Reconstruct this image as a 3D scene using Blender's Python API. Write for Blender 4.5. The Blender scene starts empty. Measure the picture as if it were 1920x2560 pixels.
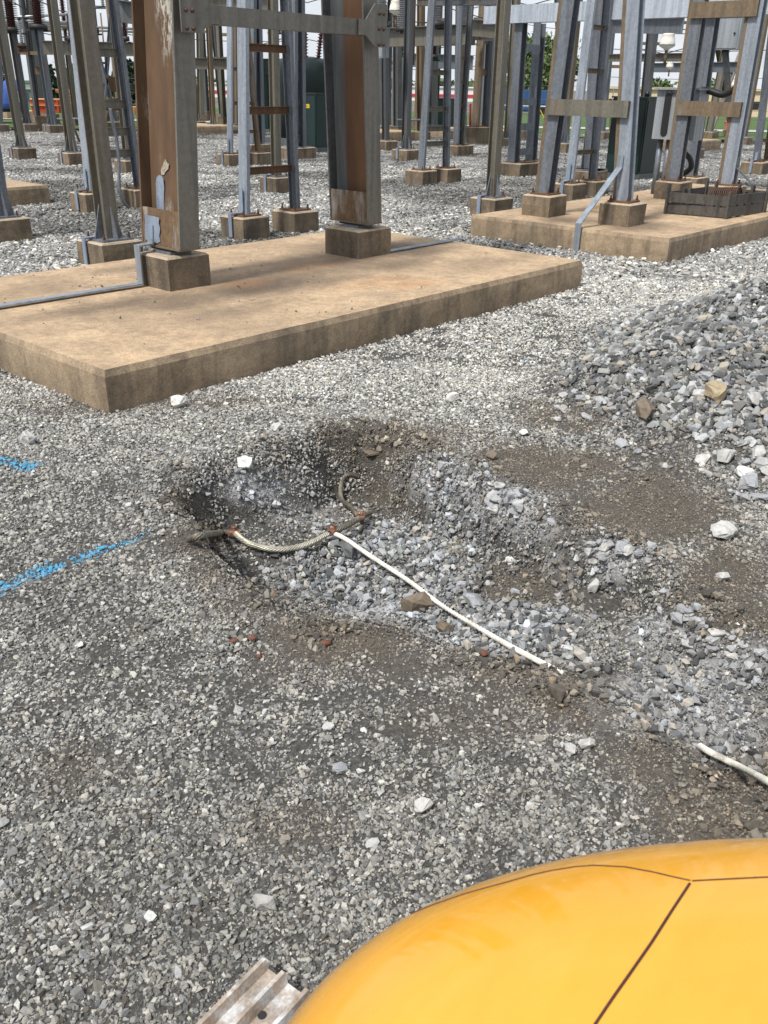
import bpy, bmesh, math, random
import numpy as np
from mathutils import Matrix, Vector

# ---------------------------------------------------------------- camera
# X and Y follow the concrete slabs, Z is up; the camera stands at the origin, eye height 1.7 m
F, CX, CY, EYE = 2250.0, 960.0, 1280.0, 1.7
R = np.array([[0.6680383912663734, -0.30871738632745743, 0.6770659370942974],
              [-0.7439595570105948, -0.29637833738604913, 0.5989023782394596],
              [0.015776099861350878, -0.9037994559123305, -0.42766535768722264]])
scene = bpy.context.scene
cam_d = bpy.data.cameras.new('camera')
cam = bpy.data.objects.new('camera', cam_d)
scene.collection.objects.link(cam)
m = Matrix.Identity(4)
for i in range(3):
    m[i][0] = R[i, 0]; m[i][1] = -R[i, 1]; m[i][2] = -R[i, 2]
m[2][3] = EYE
cam.matrix_world = m
cam_d.sensor_fit = 'VERTICAL'; cam_d.sensor_height = 36.0
cam_d.lens = F / 2560 * 36.0
cam_d.clip_start = 0.05; cam_d.clip_end = 3000
cam_d.dof.use_dof = True; cam_d.dof.focus_distance = 5.0; cam_d.dof.aperture_fstop = 16
scene.camera = cam

# ---------------------------------------------------------------- sky and sun
SUN_AZ = math.atan2(-0.03, -1.0)          # direction towards the sun, in plan
SUN_EL = math.radians(54)
world = bpy.data.worlds.new('World'); scene.world = world; world.use_nodes = True
nt = world.node_tree; nt.nodes.clear()
wo = nt.nodes.new('ShaderNodeOutputWorld'); bg = nt.nodes.new('ShaderNodeBackground')
sky = nt.nodes.new('ShaderNodeTexSky'); sky.sky_type = 'NISHITA'; sky.sun_disc = False
sky.sun_elevation = SUN_EL; sky.sun_rotation = math.pi / 2 - SUN_AZ
sky.air_density = 1.0; sky.dust_density = 2.0; sky.ozone_density = 1.0
tc = nt.nodes.new('ShaderNodeTexCoord'); mp = nt.nodes.new('ShaderNodeMapping')
mp.inputs['Scale'].default_value = (1, 1, 3.2)
no = nt.nodes.new('ShaderNodeTexNoise'); no.inputs['Scale'].default_value = 2.3
no.inputs['Detail'].default_value = 8; no.inputs['Roughness'].default_value = 0.55
cr = nt.nodes.new('ShaderNodeValToRGB')
cr.color_ramp.elements[0].position = 0.30; cr.color_ramp.elements[0].color = (0.45, 0.45, 0.45, 1)
cr.color_ramp.elements[1].position = 0.58; cr.color_ramp.elements[1].color = (1, 1, 1, 1)
mx = nt.nodes.new('ShaderNodeMix'); mx.data_type = 'RGBA'
nt.links.new(tc.outputs['Generated'], mp.inputs['Vector']); nt.links.new(mp.outputs['Vector'], no.inputs['Vector'])
nt.links.new(no.outputs['Fac'], cr.inputs['Fac']); nt.links.new(cr.outputs['Color'], mx.inputs['Factor'])
nt.links.new(sky.outputs['Color'], mx.inputs['A']); mx.inputs['B'].default_value = (9.6, 10.1, 10.8, 1)
nt.links.new(mx.outputs['Result'], bg.inputs['Color']); bg.inputs['Strength'].default_value = 0.075
nt.links.new(bg.outputs['Background'], wo.inputs['Surface'])
sd = bpy.data.lights.new('sun', 'SUN'); sd.energy = 3.7; sd.angle = math.radians(8); sd.color = (1, 0.96, 0.9)
so = bpy.data.objects.new('sun', sd); scene.collection.objects.link(so)
sv = Vector((math.cos(SUN_AZ) * math.cos(SUN_EL), math.sin(SUN_AZ) * math.cos(SUN_EL), math.sin(SUN_EL)))
so.rotation_euler = sv.to_track_quat('Z', 'Y').to_euler(); so.location = (0, 0, 30)
vs = scene.view_settings
vs.view_transform = 'Standard'; vs.look = 'None'; vs.gamma = 1; vs.use_curve_mapping = False; vs.exposure = 0.30
try:
    scene.cycles.use_denoising = True
    scene.cycles.max_bounces = 5; scene.cycles.diffuse_bounces = 3
except Exception:
    pass

# ---------------------------------------------------------------- measuring helpers
rng = np.random.default_rng(7); random.seed(7)
FWD = R[:, 2][:2] / np.linalg.norm(R[:, 2][:2]); RGT = np.array([FWD[1], -FWD[0]])
UP = np.array([0, 0, 1.0]); AX = np.array([1.0, 0, 0]); AY = np.array([0, 1.0, 0])
def at(px, py, z=0.0):
    r = R @ np.array([px - CX, py - CY, F]); t = (z - EYE) / r[2]
    return r * t + np.array([0, 0, EYE])
def far(px, py, d):
    """point seen at px,py at plan distance d"""
    r = R @ np.array([px - CX, py - CY, F]); t = d / math.hypot(r[0], r[1])
    return r * t + np.array([0, 0, EYE])
def lift(b, axis, px, py):
    """point above b, free to slide along axis, that is seen at px,py"""
    c0 = R.T @ (np.array(b) - np.array([0, 0, EYE])); a = R.T @ axis; u = R.T @ UP
    vx, vy = (px - CX) / F, (py - CY) / F
    M = np.array([[u[0] - vx * u[2], a[0] - vx * a[2]], [u[1] - vy * u[2], a[1] - vy * a[2]]])
    s = np.linalg.solve(M, np.array([vx * c0[2] - c0[0], vy * c0[2] - c0[1]]))
    return np.array(b) + s[0] * UP + s[1] * axis
def hz(b, py):
    c0 = R.T @ (np.array(b) - np.array([0, 0, EYE])); u = R.T @ UP; v = (py - CY) / F
    return (v * c0[2] - c0[1]) / (u[1] - v * u[2])
def proj(x, y, z=0.0):
    p = np.stack([x, y, np.full_like(x, z) - EYE], -1) @ R
    d = np.maximum(p[..., 2], 0.05)
    return CX + F * p[..., 0] / d, CY + F * p[..., 1] / d
def projh(x, y, h):
    p = np.stack([x, y, h - EYE], -1) @ R
    d = np.maximum(p[..., 2], 0.05)
    return CX + F * p[..., 0] / d, CY + F * p[..., 1] / d
K = 1920 / 1659.0
z1 = lambda x, y: (x / 3.318, y / 3.318)
z2 = lambda x, y: (450 + x / 3.253, y / 3.253)
z3 = lambda x, y: (900 + x / 3.19, y / 3.19)
z4 = lambda x, y: (1380 + x / 3.072, y / 3.072)

_T = rng.random((256, 256))
def vnoise(x, y):
    xi = np.floor(x).astype(int); yi = np.floor(y).astype(int)
    fx = x - xi; fy = y - yi; fx = fx * fx * (3 - 2 * fx); fy = fy * fy * (3 - 2 * fy)
    g = lambda i, j: _T[i & 255, j & 255]
    return (g(xi, yi) * (1 - fx) + g(xi + 1, yi) * fx) * (1 - fy) + (g(xi, yi + 1) * (1 - fx) + g(xi + 1, yi + 1) * fx) * fy
def fbm(x, y, o=4):
    s = 0; a = 0.5
    for k in range(o):
        s = s + a * vnoise(x * 2 ** k + 17 * k, y * 2 ** k + 31 * k); a *= 0.5
    return s / (1 - 0.5 ** o)
def sstep(a, b, x):
    t = np.clip((x - a) / (b - a), 0, 1); return t * t * (3 - 2 * t)

# ---------------------------------------------------------------- scene-graph helpers
C = scene.collection
def tag(o, label=None, cat=None, group=None, kind=None):
    if label: o['label'] = label
    if cat: o['category'] = cat
    if group: o['group'] = group
    if kind or cat: o['kind'] = kind or 'thing'
    return o
def thing(name, label, cat, loc=(0, 0, 0), group=None):
    o = bpy.data.objects.new(name, None); C.objects.link(o); o.location = tuple(float(v) for v in loc)
    o.empty_display_size = 0.1
    return tag(o, label, cat, group)
def link(name, mesh, parent=None, loc=None, rot=None, scl=None):
    o = bpy.data.objects.new(name, mesh); C.objects.link(o)
    if parent is not None: o.parent = parent
    if loc is not None: o.location = tuple(float(v) for v in loc)
    if rot is not None: o.rotation_euler = rot
    if scl is not None: o.scale = scl
    return o
def root_loc(o):
    v = Vector((0, 0, 0))
    while o is not None:
        v += o.location; o = o.parent
    return np.array(v)

def h_prof(d, w, tf=0.012, tw=0.009):
    a, b, t = d / 2, w / 2, tw / 2
    return [(-a, -b), (-a + tf, -b), (-a + tf, -t), (a - tf, -t), (a - tf, -b), (a, -b), (a, b), (a - tf, b), (a - tf, t), (-a + tf, t), (-a + tf, b), (-a, b)]
def c_prof(d, w, t=0.009, s=1):
    """channel: web (length w along v) at u=-d/2*s, flanges of length d pointing to +u*s"""
    p = [(-d / 2, -w / 2), (d / 2, -w / 2), (d / 2, -w / 2 + t), (-d / 2 + t, -w / 2 + t), (-d / 2 + t, w / 2 - t), (d / 2, w / 2 - t), (d / 2, w / 2), (-d / 2, w / 2)]
    return p if s > 0 else [(-a, b) for a, b in p][::-1]
def box_prof(d, w): return [(-d / 2, -w / 2), (d / 2, -w / 2), (d / 2, w / 2), (-d / 2, w / 2)]
def ring_prof(r, n=12): return [(r * math.cos(2 * math.pi * k / n), r * math.sin(2 * math.pi * k / n)) for k in range(n)]

class MB:
    def __init__(s): s.v = []; s.f = []; s.sm = []; s.mi = []
    def ext(s, prof, p0, p1, u, v, sc1=1.0, smooth=False, mi=0):
        p0, p1, u, v = map(np.array, (p0, p1, u, v)); n = len(prof); b = len(s.v)
        for p, k in ((p0, 1.0), (p1, sc1)):
            for a, c in prof: s.v.append(p + u * a * k + v * c * k)
        flip = np.dot(np.cross(u, v), p1 - p0) < 0
        for i in range(n):
            j = (i + 1) % n; q = (b + i, b + j, b + n + j, b + n + i)
            s.f.append(q[::-1] if flip else q); s.sm.append(smooth); s.mi.append(mi)
        e0 = tuple(range(b + n - 1, b - 1, -1)); e1 = tuple(range(b + n, b + 2 * n))
        s.f.append(e0[::-1] if flip else e0); s.f.append(e1[::-1] if flip else e1); s.sm += [False, False]; s.mi += [mi, mi]
        return s
    def box(s, c, size, rz=0.0, mi=0):
        c = np.array(c, float); co, si = math.cos(rz), math.sin(rz)
        u = np.array([co, si, 0]); v = np.array([-si, co, 0])
        return s.ext(box_prof(size[0], size[1]), c - UP * size[2] / 2, c + UP * size[2] / 2, u, v, mi=mi)
    def bar(s, p0, p1, w, t, side=None):
        p0, p1 = np.array(p0, float), np.array(p1, float); d = p1 - p0; d /= np.linalg.norm(d)
        if side is None: side = UP if abs(d[2]) < 0.9 else AX
        u = np.cross(d, side); u /= np.linalg.norm(u); v = np.cross(u, d)
        return s.ext(box_prof(w, t), p0, p1, u, v)
    def cyl(s, p0, p1, r, r1=None, n=12):
        p0, p1 = np.array(p0, float), np.array(p1, float); d = p1 - p0; d /= np.linalg.norm(d)
        side = UP if abs(d[2]) < 0.9 else AX
        u = np.cross(d, side); u /= np.linalg.norm(u); v = np.cross(d, u)
        return s.ext(ring_prof(r, n), p0, p1, u, v, 1.0 if r1 is None else r1 / r, True)
    def tube(s, pts, r, n=8, smooth=True):
        pts = [np.array(p, float) for p in pts]; b = len(s.v); N = len(pts)
        up = None
        for i, p in enumerate(pts):
            d = pts[min(i + 1, N - 1)] - pts[max(i - 1, 0)]; d /= np.linalg.norm(d)
            if up is None: up = UP if abs(d[2]) < 0.9 else AX
            u = np.cross(d, up); u /= np.linalg.norm(u); v = np.cross(u, d); up = v
            rr = r[i] if hasattr(r, '__len__') else r
            for k in range(n):
                a = 2 * math.pi * k / n; s.v.append(p + rr * (math.cos(a) * u + math.sin(a) * v))
        for i in range(N - 1):
            for k in range(n):
                l = (k + 1) % n; s.f.append((b + i * n + k, b + i * n + l, b + i * n + n + l, b + i * n + n + k)); s.sm.append(smooth); s.mi.append(0)
        s.f.append(tuple(range(b + n - 1, b - 1, -1))); s.f.append(tuple(range(b + (N - 1) * n, b + N * n))); s.sm += [False, False]; s.mi += [0, 0]
        return s
    def lathe(s, base, prof, n=14, axis=None):
        """prof: (radius, height along axis)"""
        base = np.array(base, float); d = UP if axis is None else np.array(axis) / np.linalg.norm(axis)
        side = AX if abs(d[2]) > 0.9 else UP
        u = np.cross(d, side); u /= np.linalg.norm(u); v = np.cross(d, u); b = len(s.v); N = len(prof)
        for r, h in prof:
            for k in range(n):
                a = 2 * math.pi * k / n; s.v.append(base + d * h + max(r, 1e-4) * (math.cos(a) * u + math.sin(a) * v))
        for i in range(N - 1):
            for k in range(n):
                l = (k + 1) % n; s.f.append((b + i * n + k, b + i * n + l, b + i * n + n + l, b + i * n + n + k)); s.sm.append(True); s.mi.append(0)
        s.f.append(tuple(range(b + n - 1, b - 1, -1))); s.f.append(tuple(range(b + (N - 1) * n, b + N * n))); s.sm += [False, False]; s.mi += [0, 0]
        return s
    def quad(s, *p):
        b = len(s.v); s.v += [np.array(q, float) for q in p]; s.f.append(tuple(range(b, b + len(p)))); s.sm.append(False); s.mi.append(0); return s
    def mesh(s, name, mat, off=(0, 0, 0)):
        me = bpy.data.meshes.new(name); o = np.array(off)
        me.from_pydata([tuple(np.array(v) - o) for v in s.v], [], s.f)
        for mt in (mat if isinstance(mat, (list, tuple)) else [mat]): me.materials.append(mt)
        me.polygons.foreach_set('use_smooth', s.sm); me.polygons.foreach_set('material_index', s.mi); me.update()
        return me
    def build(s, name, mat, parent=None, label=None):
        off = root_loc(parent) if parent is not None else (0, 0, 0)
        o = link(name, s.mesh(name, mat, off), parent)
        if label: o['label'] = label
        return o

# ---------------------------------------------------------------- materials
def newmat(name, rough=0.7, metal=0.0):
    mt = bpy.data.materials.new(name); mt.use_nodes = True; n = mt.node_tree.nodes
    b = n['Principled BSDF']; b.inputs['Roughness'].default_value = rough; b.inputs['Metallic'].default_value = metal
    return mt, mt.node_tree, b
def N(t, typ, **kw):
    n = t.nodes.new('ShaderNode' + typ)
    for k, v in kw.items(): setattr(n, k, v)
    return n
def noise(t, vec, scale, detail=4, rough=0.55, stretch=None):
    if stretch:
        mp = N(t, 'Mapping'); mp.inputs['Scale'].default_value = stretch; t.links.new(vec, mp.inputs['Vector']); vec = mp.outputs['Vector']
    n = N(t, 'TexNoise'); n.inputs['Scale'].default_value = scale; n.inputs['Detail'].default_value = detail; n.inputs['Roughness'].default_value = rough
    t.links.new(vec, n.inputs['Vector']); return n.outputs['Fac']
def ramp(t, fac, stops):
    r = N(t, 'ValToRGB'); e = r.color_ramp.elements
    while len(e) < len(stops): e.new(0.5)
    for i, (p, c) in enumerate(stops):
        e[i].position = p; e[i].color = (*c, 1) if len(c) == 3 else c
    t.links.new(fac, r.inputs['Fac']); return r.outputs['Color']
def mix(t, fac, a, b, mode='MIX'):
    x = N(t, 'Mix', data_type='RGBA', blend_type=mode)
    for k, v in (('Factor', fac), ('A', a), ('B', b)):
        if isinstance(v, (int, float)): x.inputs[k].default_value = v
        elif isinstance(v, tuple): x.inputs[k].default_value = (*v, 1)
        else: t.links.new(v, x.inputs[k])
    return x.outputs['Result']
def bump(t, b, fac, strength, dist):
    n = N(t, 'Bump'); n.inputs['Strength'].default_value = strength; n.inputs['Distance'].default_value = dist
    t.links.new(fac, n.inputs['Height']); t.links.new(n.outputs['Normal'], b.inputs['Normal'])
def gpos(t): return N(t, 'NewGeometry').outputs['Position']
G1 = (0, 0, 0); W1 = (1, 1, 1)

def steel(name, c1, c2, c3, lo=0.45, hi=0.62, scale=2.2, rough=0.6, metal=0.25, streak=0.25):
    mt, t, b = newmat(name, rough, metal); v = gpos(t)
    a = ramp(t, noise(t, v, 26, 5), [(0.3, c1), (0.7, c2)])
    f1 = noise(t, v, scale, 6, 0.65, (1, 1, streak))
    msk = ramp(t, f1, [(lo, G1), (hi, W1)])
    col = mix(t, msk, a, c3)
    fine = ramp(t, noise(t, v, 140, 2), [(0.3, (0.78,) * 3), (0.7, (1.12,) * 3)])
    st = ramp(t, noise(t, v, 14, 4, 0.6, (1, 1, 0.06)), [(0.35, (0.72,) * 3), (0.6, (1.05,) * 3)])
    col = mix(t, 1.0, mix(t, 1.0, col, fine, 'MULTIPLY'), st, 'MULTIPLY')
    t.links.new(col, b.inputs['Base Color'])
    rr = ramp(t, f1, [(lo, (rough - 0.1,) * 3), (hi, (0.85,) * 3)]); t.links.new(rr, b.inputs['Roughness'])
    bump(t, b, noise(t, v, 60, 4), 0.25, 0.004)
    return mt
M = {}
M['galv'] = steel('galvanised_steel', (0.125, 0.142, 0.165), (0.20, 0.219, 0.248), (0.15, 0.125, 0.095), 0.58, 0.72)
M['galv_light'] = steel('bright_galvanised_steel', (0.25, 0.285, 0.335), (0.345, 0.38, 0.43), (0.27, 0.28, 0.29), 0.62, 0.8)
M['beam_pale'] = steel('pale_blue_beam', (0.42, 0.47, 0.54), (0.50, 0.55, 0.62), (0.36, 0.38, 0.40), 0.62, 0.8)
M['galv_dark'] = steel('dark_galvanised_steel', (0.085, 0.092, 0.10), (0.14, 0.145, 0.15), (0.11, 0.085, 0.06), 0.55, 0.7)
M['olive'] = steel('weathered_olive_grey_steel', (0.155, 0.142, 0.112), (0.205, 0.19, 0.155), (0.135, 0.095, 0.06), 0.55, 0.75, 1.6)
M['greyface'] = steel('weathered_grey_flange', (0.138, 0.13, 0.112), (0.178, 0.17, 0.148), (0.155, 0.12, 0.085), 0.62, 0.8, 1.5)
M['brown'] = steel('brown_stained_steel', (0.135, 0.095, 0.055), (0.19, 0.145, 0.095), (0.21, 0.20, 0.18), 0.56, 0.72, 3, 0.8, 0.05)
M['rust'] = steel('rusted_steel', (0.115, 0.056, 0.026), (0.17, 0.088, 0.04), (0.14, 0.085, 0.05), 0.5, 0.7, 3, 0.85, 0.0)
M['rustdark'] = steel('dark_rust', (0.06, 0.03, 0.018), (0.11, 0.05, 0.025), (0.08, 0.06, 0.05), 0.5, 0.7, 4, 0.85, 0.0)
M['zinc'] = steel('zinc_paint', (0.20, 0.245, 0.32), (0.25, 0.30, 0.38), (0.33, 0.37, 0.42), 0.6, 0.72, 5, 0.6, 0.0)
M['strap'] = steel('galvanised_strap', (0.30, 0.35, 0.41), (0.37, 0.42, 0.48), (0.22, 0.26, 0.32), 0.55, 0.7, 4, 0.45, 0.5)
M['boxgrey'] = steel('grey_cabinet_paint', (0.26, 0.285, 0.31), (0.30, 0.325, 0.35), (0.22, 0.23, 0.24), 0.6, 0.8, 2, 0.5, 0.0)

def rust_flake():
    """rusty web with flakes of old grey paint left on it in a vertical band"""
    mt, t, b = newmat('rusted_web_with_paint_flakes', 0.85); v = gpos(t)
    base = ramp(t, noise(t, v, 5, 5, 0.6, (1, 1, 0.25)), [(0.3, (0.06, 0.033, 0.018)), (0.5, (0.098, 0.056, 0.029)), (0.7, (0.135, 0.083, 0.047))])
    fl = noise(t, v, 30, 6, 0.75, (1, 1, 0.3)); sel = noise(t, v, 2.6, 2, 0.5, (1, 1, 0.5))
    mu = N(t, 'Math', operation='MULTIPLY'); t.links.new(ramp(t, fl, [(0.47, G1), (0.54, W1)]), mu.inputs[0]); t.links.new(ramp(t, sel, [(0.5, G1), (0.66, W1)]), mu.inputs[1])
    t.links.new(mix(t, mu.outputs[0], base, (0.42, 0.41, 0.36)), b.inputs['Base Color'])
    bump(t, b, noise(t, v, 90, 5), 0.4, 0.004); return mt
M['rustflake'] = rust_flake()

def concrete(name, c1, c2, c3, speck=0.0, attr=None, holes=True, streak=0.0):
    mt, t, b = newmat(name, 0.9); v = gpos(t)
    col = ramp(t, noise(t, v, 3.2, 8, 0.68), [(0.34, c2), (0.5, c1), (0.66, tuple(x * 1.18 for x in c1))])
    col = mix(t, 1.0, col, ramp(t, noise(t, v, 17, 7, 0.7), [(0.33, (0.72,) * 3), (0.6, (1.08,) * 3)]), 'MULTIPLY')
    col = mix(t, ramp(t, noise(t, v, 0.9, 5), [(0.46, G1), (0.68, (0.55,) * 3)]), col, c3)
    if streak:
        st = noise(t, v, 6.5, 5, 0.6, (1, 1, 0.12))
        col = mix(t, ramp(t, st, [(0.47, G1), (0.64, (streak,) * 3)]), col, (0.035, 0.03, 0.026))
    if attr:
        a = N(t, 'Attribute', attribute_name=attr)
        col = mix(t, a.outputs['Fac'], col, (0.085, 0.062, 0.043))
        a2 = N(t, 'Attribute', attribute_name='rusty'); col = mix(t, a2.outputs['Fac'], col, (0.42, 0.19, 0.06))
        a3 = N(t, 'Attribute', attribute_name='broken'); col = mix(t, a3.outputs['Fac'], col, (0.27, 0.235, 0.19))
    if speck:
        vo = N(t, 'TexVoronoi'); vo.inputs['Scale'].default_value = 75; t.links.new(v, vo.inputs['Vector'])
        s1 = ramp(t, vo.outputs['Distance'], [(0.12, W1), (0.2, G1)])
        mu = N(t, 'Math', operation='MULTIPLY'); t.links.new(s1, mu.inputs[0]); t.links.new(ramp(t, noise(t, v, 40, 2), [(0.5, G1), (0.6, (speck,) * 3)]), mu.inputs[1])
        col = mix(t, mu.outputs[0], col, (0.5, 0.47, 0.42))
    if holes:
        vo = N(t, 'TexVoronoi'); vo.inputs['Scale'].default_value = 42; t.links.new(v, vo.inputs['Vector'])
        s1 = ramp(t, vo.outputs['Distance'], [(0.13, W1), (0.2, G1)])
        mu = N(t, 'Math', operation='MULTIPLY'); t.links.new(s1, mu.inputs[0]); t.links.new(ramp(t, noise(t, v, 23, 2), [(0.55, G1), (0.62, (0.8,) * 3)]), mu.inputs[1])
        col = mix(t, mu.outputs[0], col, (0.06, 0.05, 0.04))
    fi = ramp(t, noise(t, v, 90, 5, 0.75), [(0.32, (0.62,) * 3), (0.5, (0.98,) * 3), (0.68, (1.2,) * 3)])
    t.links.new(mix(t, 1.0, col, fi, 'MULTIPLY'), b.inputs['Base Color'])
    bump(t, b, noise(t, v, 75, 6, 0.7), 0.6, 0.007); return mt
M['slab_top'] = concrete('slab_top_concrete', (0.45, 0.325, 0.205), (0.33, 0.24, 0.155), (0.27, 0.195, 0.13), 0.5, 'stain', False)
M['slab_side'] = concrete('slab_side_concrete', (0.37, 0.278, 0.18), (0.29, 0.214, 0.138), (0.18, 0.145, 0.108), 0.3, 'stain', True, 0.42)  # darker than the top: dirt, plus some side shade put into the colour
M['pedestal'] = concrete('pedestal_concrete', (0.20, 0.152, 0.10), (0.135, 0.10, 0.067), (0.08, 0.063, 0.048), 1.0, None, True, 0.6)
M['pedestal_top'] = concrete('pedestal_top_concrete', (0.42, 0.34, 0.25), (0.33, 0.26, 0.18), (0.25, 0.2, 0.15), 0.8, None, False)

def plain(name, c, rough=0.6, metal=0.0, var=0.15, scale=30, bmp=0.0):
    mt, t, b = newmat(name, rough, metal); v = gpos(t)
    lo = tuple(x * (1 - var) for x in c); hi = tuple(min(1, x * (1 + var)) for x in c)
    t.links.new(ramp(t, noise(t, v, scale, 5), [(0.3, lo), (0.7, hi)]), b.inputs['Base Color'])
    if bmp: bump(t, b, noise(t, v, scale * 4, 4), bmp, 0.004)
    return mt
M['green'] = plain('dark_green_paint', (0.003, 0.011, 0.010), 0.4, 0, 0.15, 3)
M['green2'] = plain('teal_green_paint', (0.006, 0.024, 0.021), 0.45, 0, 0.12, 3)
M['black'] = plain('black_rubber', (0.012, 0.012, 0.013), 0.5)
M['darkmetal'] = plain('dark_metal', (0.03, 0.03, 0.032), 0.6, 0.3)
M['porc_brown'] = plain('brown_porcelain', (0.055, 0.016, 0.014), 0.25)
M['porc_grey'] = plain('grey_porcelain', (0.30, 0.31, 0.33), 0.3)
M['porc_white'] = plain('white_porcelain', (0.70, 0.67, 0.60), 0.3)
M['orange'] = plain('orange_red_paint', (0.55, 0.10, 0.035), 0.6, 0, 0.2, 2)
M['peach'] = plain('faded_orange_plastic', (0.75, 0.33, 0.13), 0.6, 0, 0.2, 2)
M['bluetarp'] = plain('blue_tarpaulin', (0.07, 0.15, 0.55), 0.5, 0, 0.25, 4)
M['bluepaint'] = plain('blue_trailer_paint', (0.01, 0.055, 0.17), 0.6, 0, 0.15, 1)
M['yellowtag'] = plain('yellow_label', (0.75, 0.48, 0.02), 0.6)
M['ink'] = plain('black_print', (0.015, 0.015, 0.015), 0.7)
M['white'] = plain('white_paint', (0.72, 0.72, 0.70), 0.6, 0, 0.05)
M['red'] = plain('red_paint', (0.50, 0.03, 0.05), 0.5)
M['tan'] = plain('tan_wall', (0.55, 0.46, 0.30), 0.8, 0, 0.06, 0.5)
M['greenroof'] = plain('green_wall', (0.12, 0.20, 0.17), 0.7)
M['glassdark'] = plain('dark_window', (0.012, 0.013, 0.013), 0.45)
M['wood'] = steel('grey_weathered_wood', (0.06, 0.055, 0.049), (0.10, 0.092, 0.08), (0.03, 0.026, 0.022), 0.5, 0.7, 7, 0.9, 0.0)
M['wire'] = plain('bus_tube', (0.35, 0.36, 0.38), 0.4, 0.5)
M['cable_white'] = steel('new_tinned_cable', (0.76, 0.74, 0.66), (0.84, 0.82, 0.74), (0.66, 0.62, 0.52), 0.58, 0.72, 9, 0.6, 0.0)
M['cable_old'] = steel('old_stranded_copper', (0.12, 0.105, 0.085), (0.22, 0.20, 0.16), (0.34, 0.31, 0.24), 0.5, 0.7, 8, 0.55, 0.35, 1)
M['cable_pale'] = steel('brushed_stranded_cable', (0.44, 0.42, 0.34), (0.60, 0.57, 0.47), (0.50, 0.33, 0.15), 0.58, 0.7, 9, 0.5, 0.35, 1)
M['copper'] = steel('fresh_copper_weld', (0.40, 0.20, 0.13), (0.52, 0.29, 0.19), (0.09, 0.05, 0.035), 0.46, 0.58, 40, 0.45, 0.5, 1)
M['asphalt'] = plain('pale_road', (0.40, 0.39, 0.37), 0.9)
M['palepatch'] = plain('pale_bare_patch', (0.33, 0.29, 0.23), 0.8, 0, 0.5, 70)
M['lot'] = plain('far_ground', (0.13, 0.12, 0.095), 0.95, 0, 0.35, 0.15)
M['bark'] = plain('bark', (0.06, 0.048, 0.036), 0.9, 0, 0.3, 10, 0.5)
def leafmat(name, c):
    mt, t, b = newmat(name, 0.6); v = gpos(t)
    t.links.new(ramp(t, noise(t, v, 1.7, 4), [(0.3, tuple(x * 0.6 for x in c)), (0.7, tuple(x * 1.35 for x in c))]), b.inputs['Base Color']); return mt
M['leaf'] = leafmat('broad_leaves', (0.085, 0.13, 0.04)); M['needle'] = leafmat('dark_needles', (0.022, 0.04, 0.018))
M['redleaf'] = plain('dead_red_leaf', (0.16, 0.06, 0.04), 0.9); M['straw'] = plain('dry_straw', (0.34, 0.28, 0.17), 0.8)

# paint line sprayed on the stones: mask in world space
PAINT = [(at(-40 * K, 1290 * K), at(120 * K, 1222 * K), 0.05), (at(120 * K, 1222 * K), at(235 * K, 1182 * K), 0.042), (at(235 * K, 1182 * K), at(315 * K, 1160 * K), 0.025),
         (at(0, 994 * K), at(60 * K, 1008 * K), 0.06), (at(1135 * K, 776 * K), at(1140 * K, 778 * K), 0.02)]
def paint_mask(t):
    pos = gpos(t); sx = N(t, 'SeparateXYZ'); t.links.new(pos, sx.inputs[0])
    cx = N(t, 'CombineXYZ'); t.links.new(sx.outputs[0], cx.inputs[0]); t.links.new(sx.outputs[1], cx.inputs[1]); p = cx.outputs[0]
    nz = noise(t, pos, 45, 3, 0.6); nz2 = noise(t, pos, 9, 2)
    out = None
    for a, b_, w in PAINT:
        a = np.array([a[0], a[1], 0]); b_ = np.array([b_[0], b_[1], 0]); d = b_ - a; L = np.linalg.norm(d); d /= L
        s = N(t, 'VectorMath', operation='SUBTRACT'); t.links.new(p, s.inputs[0]); s.inputs[1].default_value = a
        dt = N(t, 'VectorMath', operation='DOT_PRODUCT'); t.links.new(s.outputs[0], dt.inputs[0]); dt.inputs[1].default_value = d
        cl = N(t, 'Clamp'); t.links.new(dt.outputs['Value'], cl.inputs[0]); cl.inputs[2].default_value = L
        sc = N(t, 'VectorMath', operation='SCALE'); sc.inputs[0].default_value = d; t.links.new(cl.outputs[0], sc.inputs['Scale'])
        ds = N(t, 'VectorMath', operation='DISTANCE'); t.links.new(s.outputs[0], ds.inputs[0]); t.links.new(sc.outputs[0], ds.inputs[1])
        dv = N(t, 'Math', operation='DIVIDE'); t.links.new(ds.outputs['Value'], dv.inputs[0]); dv.inputs[1].default_value = w
        if out is None: out = dv.outputs[0]
        else:
            mn = N(t, 'Math', operation='MINIMUM'); t.links.new(out, mn.inputs[0]); t.links.new(dv.outputs[0], mn.inputs[1]); out = mn.outputs[0]
    ad = N(t, 'Math', operation='MULTIPLY_ADD'); t.links.new(nz, ad.inputs[0]); ad.inputs[1].default_value = 2.6; t.links.new(out, ad.inputs[2])
    ad2 = N(t, 'Math', operation='MULTIPLY_ADD'); t.links.new(nz2, ad2.inputs[0]); ad2.inputs[1].default_value = 1.6; t.links.new(ad.outputs[0], ad2.inputs[2])
    return ramp(t, ad2.outputs[0], [(0.0, W1), (1.0, W1)]) if False else _lt(t, ad2.outputs[0], 2.5)
def _lt(t, v, lim):
    mr = N(t, 'MapRange'); t.links.new(v, mr.inputs[0]); mr.inputs[1].default_value = lim; mr.inputs[2].default_value = lim + 0.6
    mr.inputs[3].default_value = 1; mr.inputs[4].default_value = 0; return mr.outputs[0]

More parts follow.
